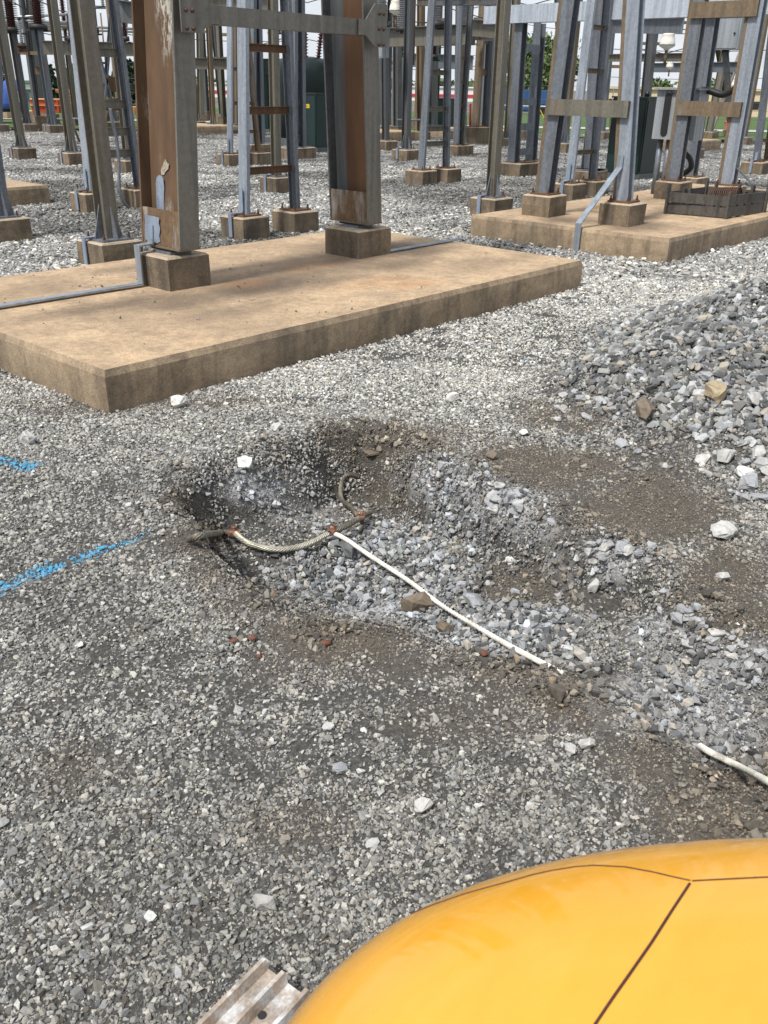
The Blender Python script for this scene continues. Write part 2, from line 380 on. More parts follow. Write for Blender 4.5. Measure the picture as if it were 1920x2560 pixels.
def stone_mat():
    mt, t, b = newmat('crushed_limestone', 0.85)
    tone = N(t, 'Attribute', attribute_name='tone'); hue = N(t, 'Attribute', attribute_name='hue')
    tint = N(t, 'Attribute', attribute_name='tint', attribute_type='INSTANCER')
    c = ramp(t, tone.outputs['Fac'], [(0.0, (0.045, 0.046, 0.048)), (0.25, (0.14, 0.14, 0.138)), (0.6, (0.31, 0.31, 0.302)), (0.86, (0.45, 0.445, 0.425)), (1.0, (0.68, 0.67, 0.63))])
    h = ramp(t, hue.outputs['Fac'], [(0.0, (0.94, 0.99, 1.06)), (0.35, (1, 1, 1)), (0.8, (1.02, 1.0, 0.96)), (0.97, (1.04, 0.99, 0.91)), (1.0, (1.08, 0.96, 0.82))])
    c = mix(t, 1.0, c, h, 'MULTIPLY'); c = mix(t, 1.0, c, tint.outputs['Color'], 'MULTIPLY')
    v = gpos(t)
    fi = ramp(t, noise(t, v, 160, 4, 0.65), [(0.3, (0.75,) * 3), (0.72, (1.15,) * 3)])
    c = mix(t, 1.0, c, fi, 'MULTIPLY')
    nzv = N(t, 'SeparateXYZ'); t.links.new(N(t, 'NewGeometry').outputs['Normal'], nzv.inputs[0]); upm = N(t, 'MapRange'); t.links.new(nzv.outputs[2], upm.inputs[0]); upm.inputs[1].default_value = 0.15; upm.inputs[2].default_value = 0.6
    pm = N(t, 'Math', operation='MULTIPLY'); t.links.new(paint_mask(t), pm.inputs[0]); t.links.new(upm.outputs[0], pm.inputs[1]); pm2 = N(t, 'Math', operation='MULTIPLY'); t.links.new(pm.outputs[0], pm2.inputs[0]); pm2.inputs[1].default_value = 0.88
    c = mix(t, pm2.outputs[0], c, (0.03, 0.30, 0.52))
    t.links.new(c, b.inputs['Base Color']); bump(t, b, noise(t, v, 220, 4, 0.65), 0.35, 0.002); return mt
M['stone'] = stone_mat()
def rock_mat():
    mt, t, b = newmat('limestone_lump', 0.88); v = gpos(t)
    oi = N(t, 'ObjectInfo')
    c = mix(t, 1.0, oi.outputs['Color'], ramp(t, noise(t, v, 38, 6, 0.68), [(0.28, (0.55,) * 3), (0.5, (0.95,) * 3), (0.75, (1.2,) * 3)]), 'MULTIPLY')
    t.links.new(c, b.inputs['Base Color']); bump(t, b, noise(t, v, 70, 6, 0.7), 0.6, 0.006); return mt
M['rock'] = rock_mat()
def dirt_mat():
    mt, t, b = newmat('stone_dust_and_earth', 0.95); v = gpos(t)
    base = ramp(t, noise(t, v, 55, 7, 0.72), [(0.3, (0.022, 0.020, 0.018)), (0.52, (0.06, 0.057, 0.052)), (0.74, (0.16, 0.155, 0.145))])
    br = N(t, 'Attribute', attribute_name='brown'); pa = N(t, 'Attribute', attribute_name='pale')
    brc = ramp(t, noise(t, v, 90, 7, 0.72), [(0.3, (0.03, 0.0245, 0.019)), (0.52, (0.08, 0.069, 0.056)), (0.76, (0.18, 0.161, 0.138))])
    pac = ramp(t, noise(t, v, 60, 7, 0.7), [(0.28, (0.22, 0.22, 0.225)), (0.5, (0.37, 0.37, 0.375)), (0.72, (0.50, 0.495, 0.49))])
    c = mix(t, br.outputs['Fac'], base, brc); c = mix(t, pa.outputs['Fac'], c, pac)
    t.links.new(c, b.inputs['Base Color'])
    vo = N(t, 'TexVoronoi'); vo.inputs['Scale'].default_value = 120; t.links.new(v, vo.inputs['Vector'])
    ad = N(t, 'Math', operation='ADD'); t.links.new(vo.outputs['Distance'], ad.inputs[0]); t.links.new(noise(t, v, 40, 6, 0.7), ad.inputs[1])
    bump(t, b, ad.outputs[0], 0.55, 0.008); return mt
M['dirt'] = dirt_mat()
def far_gravel():
    mt, t, b = newmat('far_gravel', 0.95); v = gpos(t)
    vo = N(t, 'TexVoronoi'); vo.inputs['Scale'].default_value = 24; t.links.new(v, vo.inputs['Vector'])
    sp = N(t, 'SeparateColor'); t.links.new(vo.outputs['Color'], sp.inputs[0])
    c = ramp(t, sp.outputs[0], [(0.0, (0.05, 0.05, 0.052)), (0.5, (0.17, 0.17, 0.17)), (0.8, (0.32, 0.32, 0.31)), (1.0, (0.52, 0.51, 0.49))])
    c = mix(t, 1.0, c, ramp(t, noise(t, v, 0.5, 5), [(0.35, (0.7,) * 3), (0.65, (1.2,) * 3)]), 'MULTIPLY')
    t.links.new(c, b.inputs['Base Color']); bump(t, b, vo.outputs['Distance'], 1.0, 0.03); return mt
M['far_gravel'] = far_gravel()
def grass_mat():
    mt, t, b = newmat('mown_grass', 0.9); v = gpos(t)
    c = ramp(t, noise(t, v, 0.6, 6, 0.7), [(0.3, (0.04, 0.08, 0.014)), (0.6, (0.065, 0.125, 0.022)), (0.8, (0.11, 0.15, 0.04))])
    t.links.new(c, b.inputs['Base Color']); bump(t, b, noise(t, v, 20, 5), 0.8, 0.05); return mt
M['grass'] = grass_mat()
def yellow_mat():
    mt, t, b = newmat('glossy_yellow_gelcoat', 0.22); v = gpos(t)
    sm = noise(t, v, 9, 5, 0.6, (1, 2.5, 1))
    c = ramp(t, sm, [(0.3, (0.66, 0.315, 0.024)), (0.55, (0.68, 0.332, 0.028)), (0.75, (0.70, 0.35, 0.036))])
    t.links.new(c, b.inputs['Base Color'])
    t.links.new(ramp(t, noise(t, v, 14, 6, 0.65, (1, 3, 1)), [(0.40, (0.07,) * 3), (0.62, (0.32,) * 3)]), b.inputs['Roughness'])
    b.inputs['Coat Weight'].default_value = 0.5; b.inputs['Coat Roughness'].default_value = 0.05
    bump(t, b, noise(t, v, 6, 3), 0.04, 0.02); return mt
M['yellow'] = yellow_mat(); M['seam'] = plain('seam_dirt', (0.05, 0.016, 0.012), 0.8)

# ---------------------------------------------------------------- terrain
RIM = [(375, 1075), (405, 1035), (470, 1008), (560, 985), (640, 958), (700, 940), (780, 930), (850, 938), (905, 975), (960, 1012), (1030, 1040), (1090, 1068), (1135, 1100), (1195, 1130), (1240, 1165), (1330, 1188), (1405, 1215),
       (1445, 1262), (1440, 1310), (1500, 1335), (1570, 1352), (1640, 1395), (1740, 1440), (1820, 1560), (1659, 1730), (1560, 1690), (1490, 1640), (1420, 1590), (1300, 1520), (1200, 1478), (1100, 1440), (1000, 1410),
       (900, 1378), (800, 1358), (700, 1338), (600, 1308), (520, 1262), (450, 1195), (410, 1130)]
RIMW = np.array([at(a * K, b * K)[:2] for a, b in RIM])
def poly_sd(x, y, P):
    best = np.full(x.shape, 1e9); inside = np.zeros(x.shape, bool); n = len(P)
    for i in range(n):
        ax_, ay_ = P[i]; bx_, by_ = P[(i + 1) % n]; dx, dy = bx_ - ax_, by_ - ay_
        tt = np.clip(((x - ax_) * dx + (y - ay_) * dy) / (dx * dx + dy * dy), 0, 1)
        best = np.minimum(best, np.hypot(x - ax_ - tt * dx, y - ay_ - tt * dy))
        c = ((ay_ > y) != (by_ > y)) & (x < (bx_ - ax_) * (y - ay_) / (by_ - ay_ + 1e-12) + ax_)
        inside ^= c
    return np.where(inside, best, -best)
# depth and bank width, interpolated from a few spots
DEP = [((450, 1120), 0.26, 0.10), ((650, 1180), 0.30, 0.15), ((560, 1040), 0.22, 0.24), ((800, 1130), 0.36, 0.20), ((780, 980), 0.28, 0.15), ((700, 1290), 0.28, 0.16), ((950, 1210), 0.30, 0.22),
       ((900, 1340), 0.20, 0.20), ((1000, 1090), 0.24, 0.09), ((1090, 1125), 0.20, 0.07), ((1180, 1180), 0.16, 0.08), ((1100, 1330), 0.15, 0.30), ((1250, 1400), 0.09, 0.3), ((1320, 1235), 0.17, 0.07), ((1400, 1260), 0.13, 0.08), ((1330, 1480), 0.07, 0.25),
       ((1490, 1400), 0.15, 0.06), ((1600, 1440), 0.18, 0.06), ((1640, 1480), 0.19, 0.06), ((1500, 1540), 0.16, 0.2), ((1600, 1600), 0.18, 0.2), ((1650, 1650), 0.15, 0.2)]
DEPW = [(at(a * K, b * K)[:2], d * 1.3, w * 0.85) for (a, b), d, w in DEP]
PILE = [(at(2040, 920)[:2], 0.62, 0.85), (at(1880, 1090)[:2], 0.22, 0.42), (at(1680, 1000)[:2], 0.18, 0.42), (at(1500, 1010)[:2], 0.09, 0.3)]
LEDGE = [((1000, 1052), 75, 30, .03), ((1290, 1195), 85, 30, .03), ((540, 1065), 70, 26, .03)]
def pxell(px, py, c, a, b):
    return np.hypot((px - c[0] * K) / (a * K), (py - c[1] * K) / (b * K))
def terrain(x, y, fine=True):
    h = 0.03 * (fbm(x * 0.9, y * 0.9, 3) - 0.5)
    sd = poly_sd(x, y, RIMW); sd = sd + 0.07 * (fbm(x * 5 + 3, y * 5, 3) - 0.5) * np.exp(-np.abs(sd) * 4)
    ws = 0; D = 0; Wd = 0
    for (c, d, w) in DEPW:
        k = 1 / (((x - c[0]) ** 2 + (y - c[1]) ** 2) + 0.02) ** 1.6; ws = ws + k; D = D + k * d; Wd = Wd + k * w
    D = D / ws; Wd = Wd / ws
    h = h - D * sstep(0, 1, sd / Wd) * (0.86 + 0.28 * fbm(x * 4, y * 4 + 9, 3))
    h = h + 0.055 * (fbm(x * 10 + 2, y * 10, 4) - 0.5) * sstep(-0.06, 0.10, sd) + 0.02 * np.abs(fbm(x * 17, y * 17 + 4, 3) - 0.5) * sstep(-0.1, 0.05, sd)
    h = h + 0.03 * np.exp(-((sd + 0.10) / 0.10) ** 2)                       # spoil along the rim
    pl = 0
    for c, a, s in PILE: pl = pl + a * np.exp(-((x - c[0]) ** 2 + (y - c[1]) ** 2) / (2 * s * s))
    pl = np.maximum(pl - 0.05, 0); h = h + pl * (0.85 + 0.35 * fbm(x * 3, y * 3, 3))
    px, py = proj(x, y)
    for c, a, b, k in LEDGE:
        q = pxell(px, py, c, a, b); h = h + k * 1.3 * np.clip(1.2 - q, 0, 1) * (0.2 + 1.6 * fbm(x * 9, y * 9, 3)) * (x * .7 + y * .7 > 0.5)
    if fine: h = h + 0.012 * (fbm(x * 7, y * 7, 4) - 0.5) + 0.006 * (fbm(x * 28, y * 28, 3) - 0.5)
    # level under the slabs
    for (x0, x1, y0, y1) in ((2.5, 7.8, 4.3, 7.4), (9.5, 16.2, 4.3, 7.2)):
        d = np.maximum(np.maximum(x0 - x, x - x1), np.maximum(y0 - y, y - y1)); h = h * sstep(-0.1, 0.25, d)
    return h, sd, pl
BROWN = [((1180, 1010), 190, 55, 1), ((1380, 1100), 190, 95, 1), ((1560, 1250), 150, 85, 1), ((1620, 1330), 110, 60, 1), ((730, 1380), 210, 50, 1), ((450, 1240), 60, 50, .8), ((560, 1300), 110, 40, .6), ((1260, 1500), 190, 70, .9), ((1080, 1440), 140, 40, .8), ((1560, 1740), 210, 150, 1), ((1420, 1640), 120, 70, .8), ((800, 955), 190, 45, .9), ((420, 1170), 70, 60, .9), ((400, 1090), 50, 40, .8), ((880, 1430), 240, 60, .45), ((620, 1440), 150, 60, .35),
         ((640, 1100), 120, 45, .5), ((850, 1060), 90, 60, .8), ((1150, 1270), 130, 70, .8), ((1000, 1550), 260, 60, .35), ((180, 880), 200, 25, .4), ((620, 1790), 160, 60, .5), ((160, 1670), 110, 60, .45), ((1220, 900), 110, 45, .7), ((1320, 820), 140, 45, .6), ((1400, 740), 120, 40, .5), ((1560, 700), 110, 40, .5), ((1480, 960), 140, 50, .4), ((420, 870), 200, 18, .5), ((1450, 760), 150, 60, .3)]
PALE = [((540, 1055), 95, 36, 1), ((640, 1040), 60, 26, .6), ((960, 1040), 100, 40, 1), ((1060, 1090), 120, 40, 1), ((1150, 1140), 60, 30, .7), ((650, 1110), 90, 36, .5), ((820, 1325), 110, 26, .9), ((1310, 1215), 115, 36, 1), ((1480, 1500), 170, 90, .8), ((1440, 1370), 90, 40, .8), ((1060, 1390), 110, 40, .6), ((1590, 1440), 110, 70, .7), ((1560, 1580), 120, 50, .7)]
def masks(x, y, h=None):
    h = terrain(x, y, False)[0] if h is None else h
    px, py = projh(x, y, h); w = 0.8 * (fbm(x * 4 + 5, y * 4, 4) - 0.5) + 0.55 * (fbm(x * 13, y * 13, 4) - .5)
    br = np.zeros(x.shape); pa = np.zeros(x.shape)
    front = (x * 0.75 + y * 0.66) > 0.4
    for c, a, b, k in BROWN: br = np.maximum(br, k * sstep(1.35, 0.4, pxell(px, py, c, a, b) + w))
    for c, a, b, k in PALE: pa = np.maximum(pa, k * sstep(1.3, 0.45, pxell(px, py, c, a, b) + w))
    return br * front * (1 - 0.75 * pa), pa * front

def ground_mesh(name, xs, ys, mat, extra=None):
    X, Y = np.meshgrid(xs, ys); h, sd, pl = terrain(X, Y); nx, ny = len(xs), len(ys)
    me = bpy.data.meshes.new(name)
    co = np.stack([X.ravel(), Y.ravel(), h.ravel()], -1).astype(np.float32)
    i = np.arange(ny - 1)[:, None] * nx + np.arange(nx - 1)[None, :]
    f = np.stack([i, i + 1, i + nx + 1, i + nx], -1).reshape(-1, 4)
    me.vertices.add(len(co)); me.vertices.foreach_set('co', co.ravel())
    me.loops.add(f.size); me.loops.foreach_set('vertex_index', f.ravel().astype(np.int32))
    me.polygons.add(len(f)); me.polygons.foreach_set('loop_start', np.arange(0, f.size, 4, dtype=np.int32)); me.polygons.foreach_set('loop_total', np.full(len(f), 4, np.int32))
    me.update(calc_edges=True); me.validate()
    br, pa = masks(X.ravel(), Y.ravel(), h.ravel())
    for nm, a in (('brown', br), ('pale', pa)):
        at_ = me.attributes.new(nm, 'FLOAT', 'POINT'); at_.data.foreach_set('value', a.astype(np.float32))
    me.materials.append(mat); me.polygons.foreach_set('use_smooth', np.ones(len(f), bool)); return me
fx = np.arange(-0.4, 6.61, 0.018); fy = np.arange(-2.2, 6.01, 0.018)
g = link('ground', ground_mesh('ground', fx, fy, M['dirt'])); tag(g, 'earth and stone dust under the gravel round the dug pit', 'ground', kind='structure')
# yard beyond the dug area: one coarse sheet, sunk a little under the fine one
mb = MB()
xs = np.concatenate([[-60, -20, -6, -2, -0.41], np.arange(-0.4, 6.7, 0.5), np.arange(7, 20, 0.7), np.arange(21, 62, 4.0)]); ys = np.concatenate([[-60, -25, -10, -5], np.arange(-2.2, 6.2, 0.5), np.arange(6.6, 24, 0.7), np.arange(25, 72, 4.0)])
me = ground_mesh('yard_ground', xs, ys, M['far_gravel'])
co = np.empty(len(me.vertices) * 3, np.float32); me.vertices.foreach_get('co', co); co = co.reshape(-1, 3)
dd = co[:, 0] * FWD[0] + co[:, 1] * FWD[1]; fr = dd > 37; co[fr, 2] = np.interp(dd[fr], [37, 42, 107], [-.02, -.3, -1.9])
inn = (co[:, 0] > -0.35) & (co[:, 0] < 6.4) & (co[:, 1] > -2.1) & (co[:, 1] < 5.9); co[inn, 2] = -0.6; co[~inn, 2] -= 0.012
me.vertices.foreach_set('co', co.ravel()); me.update()
tag(link('yard_ground', me), 'grey gravel yard under the steel structures', 'ground', kind='structure')
def sheet(name, label, pts, z, mat, kind='structure', cat='ground'):
    mb = MB(); mb.quad(*[(p[0], p[1], z if len(p) < 3 else p[2]) for p in pts]); o = mb.build(name, mat); return tag(o, label, cat, kind=kind)
# lawn and land rising gently out to the horizon, seen between the structures
def fp(d, s, z): p = FWD * d + RGT * s; return (p[0], p[1], z)
LAND = [(38, .02), (60, -.12), (107, -.75), (140, -.95), (2500, -1.2)]
def landz(d): return float(np.interp(d, [q[0] for q in LAND], [q[1] for q in LAND]))
mb = MB()
for (d0, za), (d1, zb_) in zip(LAND[:2], LAND[1:3]): mb.quad(fp(d0, -1.2 * d0 - 60, za), fp(d0, 1.2 * d0 + 60, za), fp(d1, 1.2 * d1 + 60, zb_), fp(d1, -1.2 * d1 - 60, zb_))
tag(mb.build('lawn', M['grass']), 'green mown grass beyond the gravel yard', 'lawn', kind='structure')
mb = MB()
for (d0, za), (d1, zb_) in zip(LAND[2:4], LAND[3:5]): mb.quad(fp(d0, -1.2 * d0 - 60, za), fp(d0, 1.2 * d0 + 60, za), fp(d1, 1.2 * d1 + 60, zb_), fp(d1, -1.2 * d1 - 60, zb_))
tag(mb.build('far_ground', M['lot']), 'dull brown grey land beyond the grass', 'ground', kind='structure')
mb = MB(); mb.quad(fp(47, -150, landz(47) + .03), fp(47, 150, landz(47) + .03), fp(50, 150, landz(50) + .03), fp(50, -150, landz(50) + .03)); tag(mb.build('road', M['asphalt']), 'pale concrete road crossing the grass', 'road', kind='structure')

# ---------------------------------------------------------------- stones
def hull(seed, n=12, sq=(1, 0.8, 0.62)):
    r = np.random.default_rng(seed); p = r.normal(size=(n, 3)); p /= np.linalg.norm(p, axis=1)[:, None]
    p *= r.uniform(0.8, 1.0, (n, 1)); p *= np.array(sq) * r.uniform(0.8, 1.2, 3)
    bm = bmesh.new(); [bm.verts.new(v) for v in p]; bmesh.ops.convex_hull(bm, input=bm.verts)
    for v in [v for v in bm.verts if not v.link_faces]: bm.verts.remove(v)
    bm.verts.ensure_lookup_table(); bm.verts.index_update()
    V = np.array([v.co for v in bm.verts]); Fc = [tuple(v.index for v in f.verts) for f in bm.faces]; bm.free(); return V, Fc
HULLS = [hull(100 + k, 10 + k % 6, (1, 0.86, 0.68)) for k in range(22)]
def rotm(r):
    q = r.normal(size=4); q /= np.linalg.norm(q); w, x, y, z = q
    return np.array([[1 - 2 * (y * y + z * z), 2 * (x * y - z * w), 2 * (x * z + y * w)], [2 * (x * y + z * w), 1 - 2 * (x * x + z * z), 2 * (y * z - x * w)], [2 * (x * z - y * w), 2 * (y * z + x * w), 1 - 2 * (x * x + y * y)]])
def cluster(seed, n, rad, smin, smax, bias):
    r = np.random.default_rng(seed); V = []; Fc = []; tone = []; hue = []
    for k in range(n):
        hv, hf = HULLS[r.integers(len(HULLS))]; s = smin * (smax / smin) ** (r.random() ** 1.5)
        a = r.random() * 6.283; q = rad * math.sqrt(r.random())
        rz = rotm(r); v = (hv @ rz.T) * s; v[:, 2] *= 0.8
        v += [q * math.cos(a), q * math.sin(a), s * r.uniform(0.05, 0.55)]
        b = len(V); V += list(v); Fc += [tuple(i + b for i in f) for f in hf]
        t = np.clip(r.beta(1.7, 2.2) + bias, 0, 1); hu = r.random(); tone += [t] * len(hv); hue += [hu] * len(hv)
    me = bpy.data.meshes.new('stone_cluster'); me.from_pydata(V, [], Fc)
    for nm, a in (('tone', tone), ('hue', hue)):
        x = me.attributes.new(nm, 'FLOAT', 'POINT'); x.data.foreach_set('value', np.array(a, np.float32))
    me.materials.append(M['stone']); me.update(); return me
def bank(name, count, **kw):
    c = bpy.data.collections.new(name)
    for k in range(count): c.objects.link(bpy.data.objects.new(name + '_source', cluster(hash_seed(name, k), **kw)))
    return c
def hash_seed(nm, k): return sum(ord(ch) * (i + 3) for i, ch in enumerate(nm)) * 97 + k * 7919
B_FINE = bank('fine', 20, n=14, rad=0.058, smin=0.0052, smax=0.0165, bias=0.05)
B_MID = bank('mid', 14, n=7, rad=0.075, smin=0.011, smax=0.024, bias=0.14)
B_RUB = bank('rubble', 16, n=11, rad=0.11, smin=0.008, smax=0.040, bias=0.05)
B_GRIT = bank('grit', 12, n=26, rad=0.05, smin=0.0018, smax=0.006, bias=-0.04)
B_FAR = bank('yardstone', 10, n=18, rad=0.17, smin=0.014, smax=0.038, bias=0.16)

def scatter(name, label, coll, pts, scl, tint, tilt=0.25, normals=None):
    n = len(pts); me = bpy.data.meshes.new(name); me.vertices.add(n); me.vertices.foreach_set('co', pts.astype(np.float32).ravel())
    r = np.random.default_rng(len(pts)); rot = np.zeros((n, 3), np.float32)
    # align to the slope: tilt about x and y, spin about z first
    if normals is not None:
        nz = np.maximum(normals[:, 2], 0.35); th = np.arccos(np.clip(nz, -1, 1)); az = np.arctan2(normals[:, 1], normals[:, 0])
        spin = r.uniform(0, 6.283, n)
        ca, sa = np.cos(az), np.sin(az); ct, st = np.cos(th), np.sin(th)
        # matrix Rz(az) Ry(th) Rz(spin) -> euler xyz
        cs, ss = np.cos(spin), np.sin(spin)
        m00 = ca * ct * cs - sa * ss; m10 = sa * ct * cs + ca * ss; m20 = -st * cs
        m21 = st * ss; m22 = ct
        rot[:, 0] = np.arctan2(m21, m22); rot[:, 1] = np.arctan2(-m20, np.hypot(m00, m10)); rot[:, 2] = np.arctan2(m10, m00)
    else: rot[:, 2] = r.uniform(0, 6.283, n)
    for nm, ty, a, fld in (('rot', 'FLOAT_VECTOR', rot, 'vector'), ('scl', 'FLOAT', scl.astype(np.float32), 'value'), ('pick', 'INT', r.integers(0, len(coll.objects), n).astype(np.int32), 'value')):
        x = me.attributes.new(nm, ty, 'POINT'); x.data.foreach_set(fld, a.ravel())
    x = me.attributes.new('tint', 'FLOAT_COLOR', 'POINT'); x.data.foreach_set('color', np.concatenate([tint, np.ones((n, 1))], 1).astype(np.float32).ravel())
    o = link(name, me); md = o.modifiers.new('stones', 'NODES'); t = bpy.data.node_groups.new(name + '_nodes', 'GeometryNodeTree'); md.node_group = t
    t.interface.new_socket('Geometry', in_out='INPUT', socket_type='NodeSocketGeometry'); t.interface.new_socket('Geometry', in_out='OUTPUT', socket_type='NodeSocketGeometry')
    gi = t.nodes.new('NodeGroupInput'); go = t.nodes.new('NodeGroupOutput'); ip = t.nodes.new('GeometryNodeInstanceOnPoints'); ci = t.nodes.new('GeometryNodeCollectionInfo')
    ci.inputs['Collection'].default_value = coll; ci.inputs['Separate Children'].default_value = True; ci.inputs['Reset Children'].default_value = True
    def na(nm, ty):
        q = t.nodes.new('GeometryNodeInputNamedAttribute'); q.data_type = ty; q.inputs['Name'].default_value = nm; return q.outputs['Attribute']
    t.links.new(gi.outputs[0], ip.inputs['Points']); t.links.new(ci.outputs[0], ip.inputs['Instance']); ip.inputs['Pick Instance'].default_value = True
    t.links.new(na('pick', 'INT'), ip.inputs['Instance Index'])
    e2r = t.nodes.new('FunctionNodeEulerToRotation'); t.links.new(na('rot', 'FLOAT_VECTOR'), e2r.inputs[0]); t.links.new(e2r.outputs[0], ip.inputs['Rotation'])
    t.links.new(na('scl', 'FLOAT'), ip.inputs['Scale']); t.links.new(ip.outputs[0], go.inputs[0])
    return tag(o, label, 'gravel', kind='stuff')

HEAD = math.atan2(FWD[1], FWD[0])
def polar(n, r0, r1, half):
    r = np.sqrt(rng.uniform(r0 * r0, r1 * r1, n)); a = HEAD + rng.uniform(-half, half, n)
    return r * np.cos(a), r * np.sin(a)
SL1 = (2.58, 7.70, 4.37, 7.28); SL2 = (9.6, 16.0, 4.42, 7.1)
def off_slabs(x, y, mg=0.02):
    ok = np.ones(x.shape, bool)
    for a, b, c, d in (SL1, SL2): ok &= ~((x > a - mg) & (x < b + mg) & (y > c - mg) & (y < d + mg))
    return ok
def normals_at(x, y, e=0.05):
    hx = (terrain(x + e, y, False)[0] - terrain(x - e, y, False)[0]) / (2 * e); hy = (terrain(x, y + e, False)[0] - terrain(x, y - e, False)[0]) / (2 * e)
    n = np.stack([-hx, -hy, np.ones_like(hx)], -1); return n / np.linalg.norm(n, axis=1)[:, None]
def area(r0, r1, half): return half * (r1 * r1 - r0 * r0)
def lay(x, y, dz=0.0):
    h, sd, pl = terrain(x, y); return np.stack([x, y, h + dz], -1), normals_at(x, y), sd, pl
def tints(n, br, pa, k=1.0):
    g_ = rng.normal(1.0, 0.07, n)[:, None] * np.array([[1.012, 1.0, 0.972]]) * k
    g_ = g_ * (1 - br[:, None] * (1 - np.array([0.68, 0.605, 0.525]))); g_ = g_ * (1 + pa[:, None] * (np.array([1.18, 1.21, 1.28]) - 1)); return np.clip(g_, 0, 1.6)
def steep(x, y, *arrs):
    """repeat points on steep faces so that every face carries the same stone cover"""
    nz = np.clip(normals_at(x, y, 0.03)[:, 2], 0.2, 1); k = np.floor(1 / nz + rng.random(len(x)) - 0.15).astype(int); idx = np.repeat(np.arange(len(x)), np.maximum(k, 1))
    first = np.r_[True, idx[1:] != idx[:-1]]; jx = np.where(first, 0, rng.normal(0, .018, len(idx))); jy = np.where(first, 0, rng.normal(0, .018, len(idx)))
    return [x[idx] + jx, y[idx] + jy] + [a[idx] for a in arrs]
def gravel_all():
    # fine gravel, near
    A = [];
    for r0, r1, dens in ((0.75, 2.0, 1900), (2.0, 3.2, 1400), (3.2, 6.0, 800), (6.0, 9.5, 380)):
        n = int(area(r0, r1, 0.62) * dens); x, y = polar(n, r0, r1, 0.62); A.append((x, y))
    x = np.concatenate([a[0] for a in A]); y = np.concatenate([a[1] for a in A])
    br, pa = masks(x, y); bare = fbm(x * 2.2 + 40, y * 2.2, 4)
    pl_ = terrain(x, y, False)[2]; keep = (rng.random(len(x)) > 0.75 * sstep(.03, .12, pl_)) & off_slabs(x, y) & (rng.random(len(x)) > 0.74 * br) & (rng.random(len(x)) > 0.72 * pa) & ~((bare < 0.40) & (rng.random(len(x)) < 0.55))
    x, y, br, pa = x[keep], y[keep], br[keep], pa[keep]
    x, y, br, pa = steep(x, y, br, pa)
    P, nn, sd, pl = lay(x, y, -0.002)
    # whiter, cleaner stone past the pit towards the second slab
    px, py = proj(x, y); wh = sstep(1200, 820, py) * 0.68
    k = 1.0 + 0.5 * (fbm(x * 1.3, y * 1.3 + 7, 3) - 0.5)
    tn = tints(len(x), br, pa) * (k + wh)[:, None]
    r = np.hypot(x, y); sc = rng.uniform(0.8, 1.2, len(x)) * (0.72 + 0.28 * sstep(1.6, 4.5, r) + 0.4 * sstep(5, 9, r)) * (1 - 0.3 * br)
    scatter('gravel', 'loose grey and white crushed gravel covering the foreground yard', B_FINE, P, sc, tn, normals=nn)
    # grit in the brown earth and in the dust
    n = int(area(0.8, 6, 0.62) * 900); x, y = polar(n, 0.8, 6, 0.62); br, pa = masks(x, y)
    keep = off_slabs(x, y) & (rng.random(n) < 0.12 + 0.8 * np.maximum(br, pa)); x, y, br, pa = x[keep], y[keep], br[keep], pa[keep]
    x, y, br, pa = steep(x, y, br, pa)
    P, nn, sd, pl = lay(x, y, -0.001); scatter('grit', 'fine brown grit and earth crumbs round the dug pit', B_GRIT, P, rng.uniform(0.8, 1.3, len(x)), tints(len(x), br, pa, 0.95), normals=nn)
    # middling stones among the gravel
    n = int(area(0.8, 9, 0.62) * 85); x, y = polar(n, 0.8, 9, 0.62); br, pa = masks(x, y); keep = off_slabs(x, y) & (rng.random(n) > 0.7 * br); x, y, br, pa = x[keep], y[keep], br[keep], pa[keep]
    P, nn, sd, pl = lay(x, y, -0.004); px, py = proj(x, y); wh = sstep(1200, 900, py) * 0.5
    scatter('coarse_gravel', 'larger pale stones mixed through the grey gravel', B_MID, P, rng.uniform(0.35, 1.0, len(x)), tints(len(x), br, pa) * (0.95 + wh)[:, None], normals=nn)
    # rubble in the pit floor, on the ledges and over the spoil pile
    n = 34000; x, y = polar(n, 1.2, 8.0, 0.72); h, sd, pl = terrain(x, y); br, pa = masks(x, y, h)
    px, py = projh(x, y, h)
    floor_ = np.maximum.reduce([sstep(1.1, .6, pxell(px, py, c, a, b)) for c, a, b in (((830, 1250), 300, 80), ((1060, 1340), 230, 80), ((930, 1170), 170, 60), ((1060, 1080), 150, 50), ((1300, 1208), 120, 34), ((1590, 1430), 110, 70), ((1470, 1345), 90, 30), ((1480, 1500), 200, 90), ((1180, 1430), 140, 50), ((1560, 1610), 130, 60))])
    run = sstep(1.15, 0.5, pxell(px, py, (1480, 900), 330, 170) + 0.7 * (fbm(x * 3, y * 3, 4) - .5)) * 0.45
    want = np.maximum.reduce([sstep(0.02, 0.12, pl) * 0.8, run, floor_ * 0.95 * (sd > 0.03), pa * 0.85 * (sd > -0.08)])
    want = want * (1 - 0.75 * br * (pl < 0.1)); keep = off_slabs(x, y, .05) & (rng.random(n) < want)
    x, y, br, pa, pl, sd = x[keep], y[keep], br[keep], pa[keep], pl[keep], sd[keep]; x, y, br, pa, pl, sd = steep(x, y, br, pa, pl, sd); P, nn, _, _ = lay(x, y, 0.0)
    tn = tints(len(x), br * (pl < 0.1), np.maximum(pa, 0.8 * (sd > 0))) * np.where(pl > 0.05, 0.80 + 0.3 * (fbm(x * 2, y * 2, 3) - .5), 0.82)[:, None] * np.array([[.97, 1.0, 1.05]])
    scatter('rubble', 'broken blue grey limestone rubble heaped beside and inside the pit', B_RUB, P, rng.uniform(0.55, 1.1, len(x)) * (0.62 + 0.6 * sstep(0.03, 0.2, pl) + 0.22 * sstep(0.08, 0.2, sd)), tn, normals=nn)
